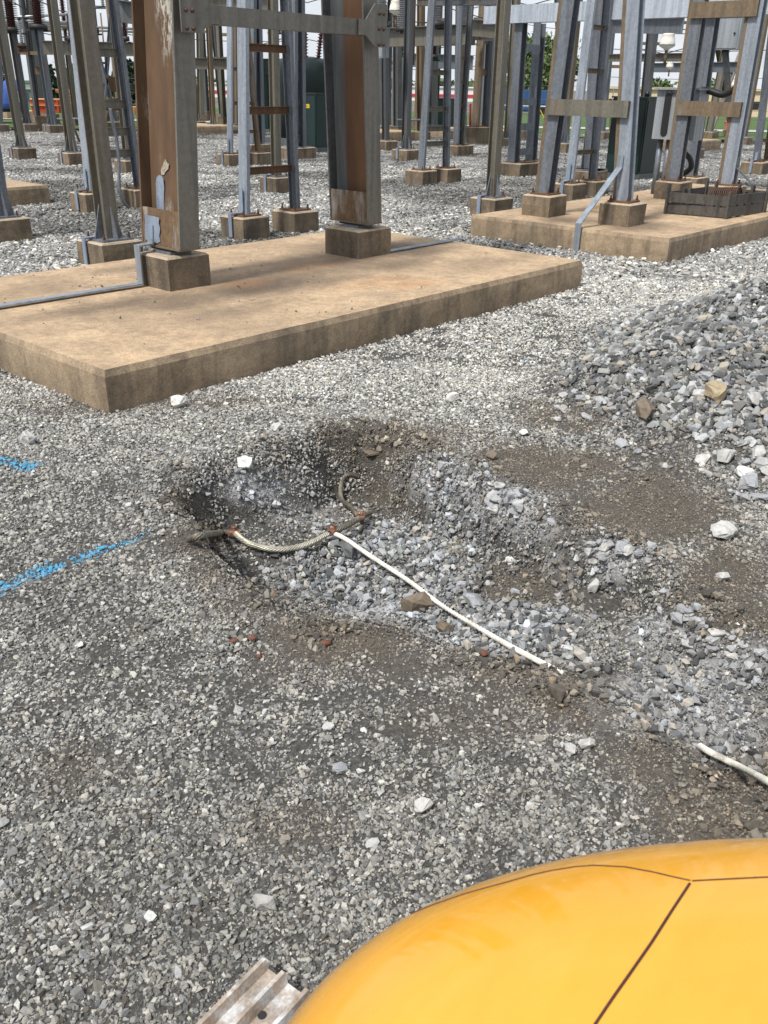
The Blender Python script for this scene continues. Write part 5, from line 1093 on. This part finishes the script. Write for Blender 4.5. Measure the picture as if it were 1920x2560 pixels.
beam('dark beam along the top of the four rung frame', z3(460, 0), z3(1120, -10), 20, 19, .2, .16, 'galv_dark'); beam('olive beam at the very top behind the portal', z2(180, 10), z2(760, 20), 30, 30, .45, .3, 'olive'); beam('light beam at top between wide post and rusty column', z1(980, 90), z1(1120, 110), 22, 22, .4, .3, 'galv')
beam('low far beam near the red striped building', z3(90, 700), z3(320, 690), 46, 46, .25, .2, 'galv'); beam('brown batten behind the dark post at left', z1(290, 580), z1(345, 585), 42, 42, .3, .2, 'brown')
k = 0
for (a, b, d, lab) in ((z1(-20, 150), z1(640, 115), 40, 'topmost'), (z1(180, 170), z1(640, 190), 40, 'second'), (z1(-20, 178), z1(640, 205), 41, 'third'), (z1(-20, 192), z1(1110, 240), 42, 'fourth'), (z1(-20, 205), z1(640, 228), 43, 'fifth'), (z1(-20, 222), z1(1110, 265), 44, 'lowest')):
    p0, p1 = far(*a, d), far(*b, d); tag(MB().cyl(p0, p1, .045, n=8).build('bus_tube', M['wire']), f'{lab} of the six grey bus tubes crossing behind the left insulators', 'bus tube', 'bus tubes at upper left')
k = 0
for (a, b, d, lab) in ((z3(130, 560), z3(1120, 510), 55, 'upper thin wire behind the middle frames'), (z3(130, 640), z3(1120, 640), 55, 'lower thin wire behind the middle frames'), (z4(430, 375), z4(1659, 385), 45, 'thin wire passing behind the white bowls'), (z4(430, 590), z4(1659, 600), 62, 'thin wire above the tan building'), (z2(90, 320), z2(1000, 330), 45, 'thin wire under the portal beam'),
                     (z2(90, 480), z2(400, 470), 50, 'second thin wire seen through the portal'), (z1(60, -10), z1(230, 80), 30, 'sagging lead from the first brown insulator'), (z1(320, 0), z1(430, 55), 30, 'sagging lead from the second brown insulator'), (z3(700, 60), z3(1100, 170), 33, 'sloping thin lead near the standing grey insulator'), (z3(1180, 165), z3(1580, 230), 55, 'sloping thin wire left of the tree'), (z3(420, 170), z3(650, 180), 30, 'thin rusty rod above the olive beam')):
    p0, p1 = far(*a, d), far(*b, d); mid = (p0 + p1) / 2 - UP * np.linalg.norm(p1 - p0) * .012; tag(MB().tube([p0, (p0 + mid) / 2 - UP * .02, mid, (p1 + mid) / 2 - UP * .02, p1], .016, 6).build('overhead_wire', M['darkmetal']), lab, 'wire')
a_, b_ = far(*z3(428, -20), 25), far(*z3(415, 520), 25); tag(MB().cyl(a_, b_, .06).build('drive_pipe', M['rust']), 'rusty red drive pipe beside the dark hand wheel post', 'pipe')
# lattice tower behind the switch box
T_ = thing('lattice_tower', 'grey lattice tower of crossed bars behind the tall switch box', 'tower', (*far(*z3(245, 700), 48)[:2], 0)); base = np.array(T_.location); ww = 1.1; d = RGT; r3 = np.array([d[0], d[1], 0]); f3 = np.array([FWD[0], FWD[1], 0])
for s in (-1, 1):
    for q in (0, 1): MB().bar(base + r3 * s * ww / 2 + f3 * q * ww, base + r3 * s * ww / 2 + f3 * q * ww + UP * 11, .09, .09).build('leg', M['galv'], T_)
for k in range(8):
    z0_ = .6 + k * 1.25
    for s in (-1, 1): MB().bar(base + r3 * s * ww / 2 + UP * z0_, base - r3 * s * ww / 2 + UP * (z0_ + 1.2), .05, .05).build('brace', M['galv'], T_)

ORD = 'first second third fourth fifth sixth seventh eighth ninth tenth eleventh twelfth thirteenth fourteenth fifteenth sixteenth seventeenth eighteenth'.split()
BR = [95, 128, 262, 300, 520, 560, 598, 690, 742, 955, 985, 1042, 1090, 1150, 1205, 1545, 1612, 1700]
for k, px in enumerate(BR):
    d = 40 + (k * 17) % 14; g_ = far(px, 300, d); z0_ = landz(d); T_ = thing('slim_post', f'slim far steel post, {ORD[k]} from the left in the back row', 'post', (g_[0], g_[1], z0_), 'slim posts of the back row')
    b_ = np.array([g_[0], g_[1], z0_]); hgt = (5.5, 8, 6.5, 9)[k % 4]; MB().box(b_ + UP * .2, (.5, .5, .5)).build('footing', M['pedestal'], T_); MB().ext(h_prof(.18, .16), b_ + UP * .45, b_ + UP * hgt, AX, AY).build('post', M[('galv_dark', 'olive', 'galv', 'brown')[k % 4]], T_)
    zc_ = 2.6 + (k * 7 % 5) * .5; MB().bar(b_ + UP * zc_ - r3 * .55, b_ + UP * zc_ + r3 * .55, .1, .12).build('cross_arm', M[('brown', 'olive', 'galv_dark')[k % 3]], T_)
    if k % 2 == 0: insulator(T_, b_ + UP * (zc_ + .07) + r3 * .45, UP, .7, .1, ('porc_brown', 'porc_grey')[k % 4 // 2], 9, 'arm_insulator')
    MB().tube([b_ + UP * (zc_ + .7) + r3 * .45, b_ + UP * (zc_ + .5) + r3 * 1.6, b_ + UP * (zc_ + .8) + r3 * 2.7], .02, 6).build('lead', M['darkmetal'], T_)
# ---------------------------------------------------------------- crate with coil on the slab
T_ = thing('wooden_crate', 'broken grey wooden crate holding a coil on the slab', 'crate', (11.9, 5.0, .25))
a_ = at(*z4(1340, 1680), .25); l_ = at(*z4(880, 1640), .25); r_ = at(*z4(1610, 1630), .25); ux = r_ - a_; Lx = np.linalg.norm(ux); ux /= Lx; uy = l_ - a_; Ly = np.linalg.norm(uy); uy /= Ly; g0 = a_ + UP * .001
def plank(p0, p1, w, t, side, nm='plank'): MB().bar(p0, p1, t, w, side).build(nm, M['wood'], T_)
for k, (z, w) in enumerate(((.07, .12), (.21, .12))):
    plank(g0 + UP * z + uy * .0 - ux * .012, g0 + uy * Ly + UP * z - ux * (.012 + .03 * k), w, .022, UP); plank(g0 + UP * (z + .01) - uy * .012, g0 + ux * Lx + UP * (z - .01) - uy * .012, w, .022, UP); plank(g0 + uy * Ly + UP * z + uy * .012, g0 + uy * Ly + ux * Lx + UP * z + uy * .012, w, .022, UP); plank(g0 + ux * Lx + UP * z + ux * .012, g0 + ux * Lx + uy * Ly + UP * z + ux * .012, w, .022, UP)
for q in (g0 - ux * .035 - uy * .01, g0 + ux * Lx - uy * .03, g0 + uy * Ly - ux * .03, g0 + ux * Lx * .98 + uy * Ly): plank(q, q + UP * (.37 + random.uniform(-.06, .02)), .06, .03, ux, 'corner_post')
for s in (.18, .3, .42, .55, .7, .82): plank(g0 + uy * Ly * s + ux * Lx * .96, g0 + uy * Ly * s + ux * Lx * .96 + UP * random.uniform(.24, .36), .07, .02, ux, 'slat')
for s in (.25, .45): plank(g0 + uy * Ly * (.6 + s * .5) + ux * .12, g0 + uy * Ly * (.6 + s * .5) + ux * .12 + UP * .32, .07, .025, ux, 'slat')
mb = MB(); 
for k in range(4): mb.bar(g0 + ux * Lx * (.1 + .25 * k) + UP * .012, g0 + ux * Lx * (.1 + .25 * k) + uy * Ly + UP * .012, .16, .02)
mb.build('floor_boards', M['wood'], T_)
cc = g0 + ux * Lx * .45 + uy * Ly * .12 + UP * .26; ce = g0 + ux * Lx * .5 + uy * Ly * .62 + UP * .22; P = []
dd = (ce - cc) / np.linalg.norm(ce - cc); e1 = np.cross(dd, UP); e1 /= np.linalg.norm(e1); e2 = np.cross(e1, dd)
for k in range(14 * 10): P.append(cc + (ce - cc) * k / 139 + .085 * (math.cos(k * .628) * e1 + math.sin(k * .628) * e2))
tag(MB().tube(P, .009, 6).build('spring_coil', M['rustdark']), 'dark rusty wire coil lying inside the broken crate', 'coil')

# ---------------------------------------------------------------- far background
def bush_tree(name, label, base, h, w, leafm, nleaf, trunk_h, seed, conifer=False, ls=.35):
    r = np.random.default_rng(seed); b = np.array(base, float); T_ = thing(name, label, 'tree', b); mb = MB(); mb.tube([b, b + UP * trunk_h * .6, b + UP * trunk_h + np.array([.1, .1, 0]), b + UP * h * .9], [w * .05 + .08, w * .04 + .06, w * .03 + .05, .02], 8)
    cl = []
    for k in range(26):
        if conifer: z = r.uniform(.08, .95); rr = w / 2 * (1.05 - z) * r.uniform(.4, 1); 
        else: z = r.uniform(.25, .95); rr = w / 2 * math.sin(math.pi * min(1, (z - .1) / .95)) ** .6 * r.uniform(.35, 1)
        a = r.uniform(0, 6.283); c = b + np.array([rr * math.cos(a), rr * math.sin(a), z * h]); cl.append((c, r.uniform(.1, .2) * w))
        if k < 12: mb.tube([b + UP * min(z * h * .7, h * .8), (b + UP * z * h * .8 + c) / 2, c], [.05 * w / 4 + .02, .035 * w / 4 + .015, .01], 5)
    mb.build('trunk', M['bark'], T_)
    V = np.zeros((nleaf, 4, 3)); 
    for i in range(nleaf):
        c, s = cl[r.integers(len(cl))]; p = c + r.normal(size=3) * s * np.array([.75, .75, .6]); q = rotm(r); l = ls * r.uniform(.5, 1.1); u, v = q[:, 0] * l, q[:, 1] * l * .55
        V[i] = p - u, p + v, p + u, p - v
    me = bpy.data.meshes.new('crown'); me.from_pydata([tuple(x) for x in (V.reshape(-1, 3) - b)], [], [tuple(range(4 * i, 4 * i + 4)) for i in range(nleaf)]); me.materials.append(M[leafm]); link('crown', me, T_)
def tree_at(label, px, pyb, pyt, d, wpx, **kw):
    b = far(px, pyb, d); t = far(px, pyt, d); kw.setdefault('name', 'broadleaf_tree'); bush_tree(kw.pop('name'), label, (b[0], b[1], landz(d)), t[2] - landz(d), wpx * d / F * 1.05, **kw)
tree_at('leafy green tree left of the right leaning frame', *z3(1270, 0)[:1], 260, z3(0, 325)[1], 135, 100, leafm='leaf', nleaf=5200, trunk_h=2, seed=3)
tree_at('leafy green tree right behind the blue trailer', *z3(1470, 0)[:1], 260, z3(0, 318)[1], 130, 120, leafm='leaf', nleaf=6500, trunk_h=2, seed=4)
for k, (x, t, w, lab) in enumerate(((410, 545, 62, 'pointed dark conifer between the insulator posts at left'), (560, 590, 50, 'dark conifer behind the brown grey post'), (640, 570, 60, 'dark conifer behind the wide brown grey post'), (985, 620, 40, 'short dark conifer left of the tall conifer'), (1085, 520, 54, 'tall dark conifer just left of the rusty column'), (20, 640, 46, 'dark conifer at the far left edge'))):
    tree_at(lab, z1(x, 0)[0], 240, z1(0, t)[1], 80, w, name='conifer_tree', leafm='needle', nleaf=2600, trunk_h=1.2, seed=20 + k, conifer=True, ls=.3)
for k in range(9):
    px = (505, 545, 970, 1010, 1105, 1170, 1240, 1640, 1760)[k]
    tree_at(('hazy far tree line clump seen low through the portal, left', 'hazy far clump seen low through the portal, right', 'far clump above the red stripe, first', 'far clump above the red stripe, second', 'far clump behind the four rung frame', 'far clump behind the distant ladder frame', 'far clump left of the trailer', 'far clump behind the tan building', 'far clump right of the window cabinet')[k], px, 232, 205 + (k * 7) % 9, 260, 60, leafm='leaf', nleaf=900, trunk_h=1, seed=50 + k, ls=.9)
def building(name, label, a, b, d, zt, depth, wallm, stripes=(), roofm=None, win=0):
    p0, p1 = far(*a, d), far(*b, d); g_ = landz(d); p0[2] = p1[2] = g_; u = p1 - p0; L = np.linalg.norm(u); u /= L; v = np.array([-u[1], u[0], 0]); v = v if np.dot(v[:2], FWD) > 0 else -v
    h = far(*zt, d)[2] - g_; T_ = thing(name, label, 'building', (p0 + p1) / 2); c = (p0 + p1) / 2 + v * depth / 2; rz = math.atan2(u[1], u[0])
    MB().box(c + UP * h / 2, (L, depth, h), rz).build('wall', M[wallm], T_); MB().box(c + UP * (h + .12), (L + .6, depth + .6, .24), rz).build('roof', M[roofm or wallm], T_)
    for (f0, f1, m_) in stripes: MB().box((p0 + p1) / 2 - v * .06 + UP * h * (f0 + f1) / 2, (L * .998, .1, h * (f1 - f0)), rz).build('stripe', M[m_], T_)
    for k in range(win): MB().box(p0 + u * L * (k + .5) / win - v * .04 + UP * h * .45, (L / win * .4, .08, h * .3), rz).build('window', M['glassdark'], T_)
    return T_
building('warehouse', 'long white warehouse with red stripe behind the yard', (480, 236), (1330, 246), 210, (900, z3(0, 700)[1] - 4), 40, 'white', [(.30, .52, 'red')])
building('tan_building', 'low tan flat roofed building behind the right frames', (1500, 268), (1990, 280), 120, (1700, z4(0, 690)[1]), 30, 'tan', (), 'tan', 7)
building('roof_house', 'pale plant room standing on the tan building', (1795, 232), (1850, 232), 126, (1820, z4(0, 650)[1]), 8, 'white')
building('green_building', 'dark green low building at far left beside the conifers', (40, 236), (100, 237), 100, (60, z1(0, 690)[1]), 12, 'greenroof', [(.75, .98, 'white')], 'greenroof')
# blue trailer, with wheels and legs
p0, p1 = far(*z3(1130, 880), 104), far(*z3(1515, 880), 102); u = p1 - p0; L = np.linalg.norm(u[:2]); u = np.array([u[0], u[1], 0]) / L; v = np.array([-u[1], u[0], 0]); zt_ = far(*z3(1300, 713), 103)[2]; gz = landz(103); zb_ = gz + .35; c = (p0 + p1) / 2; c[2] = gz
T_ = thing('box_trailer', 'dark blue box trailer parked on the grass behind the twin columns', 'trailer', c); rz = math.atan2(u[1], u[0])
MB().box(np.array([c[0], c[1], (zt_ + zb_) / 2]) + v * 1.2, (L, 2.4, zt_ - zb_), rz).build('body', M['bluepaint'], T_); MB().box(np.array([c[0], c[1], zb_ - .06]) + v * 1.2, (L * .97, 1.2, .12), rz).build('chassis', M['darkmetal'], T_)
for s in (.16, .24, .78, .86):
    q = c + u * L * (s - .5) + UP * .5; w_ = MB().cyl(q - v * .02, q + v * .25, .5, n=16).build('wheel', M['black'], T_)
for k in range(7): MB().box(np.array([c[0], c[1], (zt_ + zb_) / 2]) + u * L * ((k + .5) / 7 - .5) - v * .02, (.06, .04, (zt_ - zb_) * .96), rz).build('rib', M['bluepaint'], T_)
# yellow trestle and rail
p = far(*z3(1425, 940), 78); T_ = thing('trestle', 'yellow white trestle barrier standing in front of the blue trailer', 'barrier', p)
p[2] = landz(78); tp = far(*z3(1425, 850), 78)
for s in (-1, 1): MB().bar(p + r3 * s * .42, tp, .07, .05).build('leg', M['yellowtag'], T_)
MB().bar(far(*z3(1130, 838), 78), far(*z3(1500, 848), 78), .05, .07).build('rail', M['white'], T_)
# red pole, hydrant, bins, tarp
p = at(*z3(878, 1030)); t = lift(p, AX, *z3(882, 825)); tag(MB().cyl(p, t, .05).build('marker_pole', M['red']), 'thin red marker pole beside the tall far frame', 'pole')
p = far(*z4(1355, 955), 48); T_ = thing('fire_hydrant', 'small red fire hydrant on the far grass', 'hydrant', p); MB().lathe(p - UP * .3, [(.16, 0), (.16, .05), (.11, .07), (.11, .5), (.13, .52), (.12, .62), (.04, .7)], 12).build('barrel', M['red'], T_); MB().cyl(p + UP * .08 - r3 * .2, p + UP * .08 + r3 * .2, .05).build('outlet', M['red'], T_)
def bin_(label, a, b, top, d, mat, lab2=None, dep=1.2):
    p0, p1 = far(*a, d), far(*b, d); L = np.linalg.norm((p1 - p0)[:2]); c = (p0 + p1) / 2; z0_ = min(p0[2], p1[2]); h = far(*top, d)[2] - z0_; T_ = thing('skip_bin', label, 'bin', (c[0], c[1], z0_)); rz = math.atan2((p1 - p0)[1], (p1 - p0)[0])
    MB().ext(box_prof(L, dep), (c[0], c[1], z0_), (c[0], c[1], z0_ + h), np.array([math.cos(rz), math.sin(rz), 0]), np.array([-math.sin(rz), math.cos(rz), 0]), 1.05).build('body', M[mat], T_)
    for q in (.98, .55): MB().box((c[0], c[1], z0_ + h * q), (L * 1.08, dep * 1.1, h * .07), rz).build('rim', M['peach'], T_)
    for s in (-.35, 0, .35): MB().box((c[0] + math.cos(rz) * L * s, c[1] + math.sin(rz) * L * s, z0_ + h * .5), (.08, dep * 1.09, h * .9), rz).build('rib', M[mat], T_)
bin_('orange red skip between the insulator posts at left', z1(270, 932), z1(520, 932), z1(300, 820), 44, 'orange'); bin_('faded orange bin behind the brown grey post', z1(560, 930), z1(690, 925), z1(600, 790), 46, 'peach'); bin_('peach orange crate stack on the ground behind the wide post', z1(470, 770), z1(690, 772), z1(500, 740), 50, 'peach'); bin_('pale orange barrier piece left of the rusty column', z1(1100, 945), z1(1170, 945), z1(1120, 885), 42, 'peach')
p0 = far(*z1(20, 900), 46); T_ = thing('covered_pallet', 'load under blue tarpaulin at the far left edge', 'pallet', p0); mb = MB(); mb.lathe(p0, [(.98, 0), (1.0, .25), (.97, .75), (.85, 1.1), (.5, 1.22), (.1, 1.25)], 9); mb.build('tarpaulin', M['bluetarp'], T_); MB().box(p0 - UP * .06, (1.6, 1.6, .12)).build('pallet_base', M['wood'], T_)
# far fence with wires
T_ = thing('wire_fence', 'thin wire fence between the yard and the road at right', 'fence', fp(52, 12, 0))
for k in range(14): q = np.array(fp(52, -14 + k * 3.2, -.2)); MB().cyl(q, q + UP * 2.0, .03, n=6).build('fence_post', M['galv'], T_)
for z in (.6, 1.0, 1.4, 1.8, 2.05): MB().cyl(np.array(fp(52, -14, -.2)) + UP * z, np.array(fp(52, 27.6, -.2)) + UP * z, .009, n=5).build('fence_wire', M['galv'], T_)

# ---------------------------------------------------------------- cables in the pit
def drop(px, py, dz=0.0):
    return np.array(settle(px, py, dz))
def cable_pts(lst, dz):
    pts = [drop(a * K, b * K, d) for (a, b), d in zip(lst, dz)]; P = []
    for i in range(len(pts) - 1):
        p0, p1, p2, p3 = pts[max(i - 1, 0)], pts[i], pts[i + 1], pts[min(i + 2, len(pts) - 1)]
        for t in np.linspace(0, 1, 14, endpoint=False): P.append(.5 * ((2 * p1) + (-p0 + p2) * t + (2 * p0 - 5 * p1 + 4 * p2 - p3) * t * t + (-p0 + 3 * p1 - 3 * p2 + p3) * t ** 3))
    P.append(pts[-1]); return P
def strand_cable(name, parent, P, R_, mat, n=7, pitch=0.11):
    """rope-laid conductor: outer strands wound round a core"""
    P = [np.array(p) for p in P]; mb = MB(); s = 0; fr = []; up = UP
    for i, p in enumerate(P):
        d = P[min(i + 1, len(P) - 1)] - P[max(i - 1, 0)]; d /= np.linalg.norm(d); u = np.cross(d, up); u /= np.linalg.norm(u); v = np.cross(u, d); up = v
        if i: s += np.linalg.norm(p - P[i - 1])
        fr.append((p, u, v, s))
    rs = R_ * math.sin(math.pi / n) / (1 + math.sin(math.pi / n)) * 1.08
    for k in range(n):
        mb.tube([p + (R_ - rs) * (math.cos(2 * math.pi * (k / n + q / pitch)) * u + math.sin(2 * math.pi * (k / n + q / pitch)) * v) for p, u, v, q in fr], rs, 5)
    mb.tube([f[0] for f in fr], R_ * .72, 6); return mb.build(name, M[mat], parent)
def dense(P, step=.012):
    out = [P[0]]
    for a, b in zip(P[:-1], P[1:]):
        n = max(1, int(np.linalg.norm(b - a) / step)); out += [a + (b - a) * (k + 1) / n for k in range(n)]
    return out
def weld(parent, p, s=.03, axis=AX):
    mb = MB(); bm = bmesh.new(); bmesh.ops.create_icosphere(bm, subdivisions=2, radius=s); r = np.random.default_rng(int(p[0] * 1000))
    for v in bm.verts: v.co *= r.uniform(.78, 1.12)
    base = len(mb.v); mb.v += [np.array(v.co) * np.array([1.25, .9, .8]) + p for v in bm.verts]; mb.f += [tuple(v.index for v in f.verts) for f in bm.faces]; mb.sm += [False] * len(bm.faces); mb.mi += [0] * len(bm.faces); bm.free()
    mb.cyl(p - UP * .004, p + UP * s * 1.25, s * .62, s * .5, n=10); w = mb.build('copper_weld', M['copper'], parent)
G_ = thing('ground_cable', 'old stranded copper ground cable with three bright welds in the pit', 'cable', drop(600 * K, 1190 * K))
PA = dense(cable_pts([(408, 1168), (440, 1158), (475, 1154), (505, 1151)], [.02, .05, .06, .065])); strand_cable('old_strand', G_, PA, .0155, 'cable_old')
PB = dense(cable_pts([(505, 1151), (540, 1175), (600, 1190), (660, 1178), (718, 1150)], [.065, .05, .045, .05, .075])); strand_cable('brushed_strand', G_, PB, .0145, 'cable_pale')
PC = dense(cable_pts([(718, 1150), (748, 1136), (778, 1119), (800, 1110)], [.075, .07, .07, .03])); strand_cable('old_strand', G_, PC, .0155, 'cable_old')
PD = dense(cable_pts([(778, 1119), (755, 1098), (738, 1078), (737, 1060), (750, 1042), (775, 1030)], [.07, .055, .045, .045, .04, .0])); strand_cable('old_strand', G_, PD, .0135, 'cable_old')
for (a, b), dz in (((505, 1151), .065), ((718, 1150), .075), ((778, 1119), .07)): weld(G_, drop(a * K, b * K, dz), .027)
PW = dense(cable_pts([(722, 1153), (745, 1166), (800, 1202), (880, 1255), (960, 1312), (1060, 1372), (1150, 1424), (1218, 1456)], [.075, .075, .08, .07, .06, .04, .025, .0]), .02)
tag(strand_cable('white_cable', None, PW, .011, 'cable_white', 16, .12), 'straight off white cable from the middle weld down into the earth', 'cable')
PW2 = dense(cable_pts([(1512, 1612), (1535, 1626), (1590, 1655), (1659, 1690), (1730, 1728)], [.02, .045, .05, .05, .05]), .02); tag(strand_cable('white_cable', None, PW2, .011, 'cable_white', 16, .12), 'short off white cable emerging at the right edge above the yellow hood', 'cable')
# dead leaves and straw
for k, (a, b, lab) in enumerate(((1172, 958, 'red dead leaf on brown earth below the rubble pile'), (505, 1385, 'red dead leaf on gravel left of the earth below the pit'), (545, 1380, 'second red dead leaf beside the first below the pit'), (560, 1415, 'lowest of the red dead leaves below the pit'), (1048, 1412, 'dark red fragment just under the white cable'), (705, 1388, 'red dead leaf on the brown earth under the pit'))):
    p = drop(a * K, b * K, .018); mb = MB(); s = .009 + .004 * (k % 3); r = np.random.default_rng(k); n = 9; pts = [p + np.array([math.cos(t) * s * (1 + .35 * (i % 2)), math.sin(t) * s * .7 * (1 + .35 * (i % 2)), .006 * r.normal()]) for i, t in enumerate(np.linspace(0, 6.283, n, endpoint=False))]
    c0 = len(mb.v); mb.v += pts + [p + UP * .002]; mb.f += [(i, (i + 1) % n, n) for i in range(n)]; mb.sm += [True] * n; mb.mi += [0] * n; o = mb.build('dead_leaf', M['redleaf']); tag(o, lab, 'leaf'); sm_ = o.modifiers.new('thick', 'SOLIDIFY'); sm_.thickness = .0015
mb = MB()
for k in range(14):
    p = drop(random.gauss(990, 14) * K, random.gauss(1185, 8) * K, .02); a = random.uniform(0, 3.14); l = random.uniform(.03, .07); dv = np.array([math.cos(a) * l, math.sin(a) * l, random.uniform(-.01, .02)]); mb.tube([p - dv, p, p + dv], .0013, 4)
tag(mb.build('straw', M['straw']), 'wisp of dry straw on the right side of the pit floor', 'straw', kind='stuff')

# ---------------------------------------------------------------- yellow machine hood and steel channel in the foreground
HP = dict(c=np.array([0.78, -0.246, 0.573]), a=0.861, b=0.423, cz=0.44, yaw=-0.928, e1=0.59, e2=0.799)
def hood_pt(th, ph):
    s = lambda v, e: np.sign(v) * np.abs(v) ** e
    x = HP['a'] * s(np.cos(ph), HP['e1']) * s(np.cos(th), HP['e2']); y = HP['b'] * s(np.cos(ph), HP['e1']) * s(np.sin(th), HP['e2']); z = HP['cz'] * s(np.sin(ph), HP['e1'])
    z = np.where(z < 0, z * 0.573 / .44, z); c_, s_ = math.cos(HP['yaw']), math.sin(HP['yaw'])
    return np.stack([HP['c'][0] + x * c_ - y * s_, HP['c'][1] + x * s_ + y * c_, HP['c'][2] + z], -1)
nth, nph = 160, 90
th = np.linspace(-math.pi, math.pi, nth, endpoint=False); t_ = np.linspace(-1, 1, nph); ph = np.sign(t_) * np.abs(t_) ** 1.25 * math.pi / 2
TH, PH = np.meshgrid(th, ph); V = hood_pt(TH, PH).reshape(-1, 3)
HT = thing('machine_hood', 'glossy yellow machine hood with dark panel seams in the foreground', 'hood', (HP['c'][0], HP['c'][1], 0))
me = bpy.data.meshes.new('body_shell'); fs = [(i * nth + j, i * nth + (j + 1) % nth, (i + 1) * nth + (j + 1) % nth, (i + 1) * nth + j) for i in range(nph - 1) for j in range(nth)]
me.from_pydata([tuple(v - np.array(HT.location)) for v in V], [], fs); me.materials.append(M['yellow']); me.polygons.foreach_set('use_smooth', [True] * len(fs)); me.update(); link('body_shell', me, HT)
def hood_f(p):
    q = p - HP['c']; c_, s_ = math.cos(HP['yaw']), math.sin(HP['yaw']); x = abs((q[0] * c_ + q[1] * s_) / HP['a']); y = abs((-q[0] * s_ + q[1] * c_) / HP['b']); z = abs(q[2] / HP['cz'])
    return (x ** (2 / HP['e2']) + y ** (2 / HP['e2'])) ** (HP['e2'] / HP['e1']) + z ** (2 / HP['e1']) - 1
def hood_hit(px, py):
    r = R @ np.array([px - CX, py - CY, F]); r /= np.linalg.norm(r); o = np.array([0, 0, EYE]); t = .3
    while t < 2.5:
        if hood_f(o + r * t) < 0:
            a, b = t - .01, t
            for _ in range(20):
                m_ = (a + b) / 2
                if hood_f(o + r * m_) < 0: b = m_
                else: a = m_
            return o + r * (a)
        t += .01
    return None
def seam(lst, w=.003):
    P = []; 
    for (a, b), (c, d) in zip(lst[:-1], lst[1:]):
        for t in np.linspace(0, 1, 10, endpoint=False):
            h = hood_hit((a + (c - a) * t) * K, (b + (d - b) * t) * K)
            if h is not None: P.append(h)
    if len(P) > 3: MB().tube(P, w, 6).build('panel_seam', M['seam'], HT)
def zz1(x, y): return ((640 + x / 1.4875) / K, (2060 + y / 1.4875) / K)
def zz2(x, y): return ((1280 + x / 1.4875) / K, (2060 + y / 1.4875) / K)
seam([zz1(450, 408), zz1(540, 348), zz1(660, 300), zz1(770, 262), zz1(860, 236), zz1(950, 212), zz2(80, 188), zz2(150, 173), zz2(230, 160), zz2(300, 154), zz2(420, 160), zz2(520, 178), zz2(600, 197), zz2(670, 212)], .0009)
seam([zz2(670, 212), zz2(800, 205), zz2(950, 198), zz2(1100, 194)], .0010)
seam([zz2(661, 222), zz2(590, 330), zz2(520, 440), zz2(440, 555), zz2(380, 640), zz2(310, 744), zz2(260, 830)], .0015)
# corrugated steel channel lying by the hood
a_, b_ = at(500, 2600, .045), at(672, 2424, .045); c_ = at(780, 2530, .045); dl = b_ - a_; Ld = np.linalg.norm(dl); dl /= Ld; ds = c_ - b_; ds -= dl * np.dot(ds, dl); ds /= np.linalg.norm(ds)
T_ = thing('steel_channel', 'rusty ribbed steel channel piece lying on gravel beside the yellow hood', 'channel', (a_ + b_) / 2)
prof = [(-.034, -.03), (-.024, .004), (-.016, .026), (-.007, .026), (.000, .002), (.030, .002), (.037, .028), (.046, .028), (.054, .002), (.094, .002), (.101, .028), (.110, .028), (.120, -.004), (.140, -.02)]
prof2 = prof + [(x, z - .006) for x, z in prof[::-1]]
M['channel'] = steel('worn_rusty_channel', (.36, .29, .23), (.48, .41, .35), (.62, .62, .62), .46, .58, 16, .6, .2, 1)
MB().ext(prof2, a_ - dl * .35, b_, ds, UP).build('profile', M['channel'], T_)
hp = (a_ + b_) / 2 + ds * .078 + dl * .02; hp = at(655, 2538, .048); mb = MB(); mb.cyl(hp - UP * .0, hp + UP * .0012, .009, n=14); mb.build('bolt_hole', M['darkmetal'], T_)
print('objects', len(scene.objects))
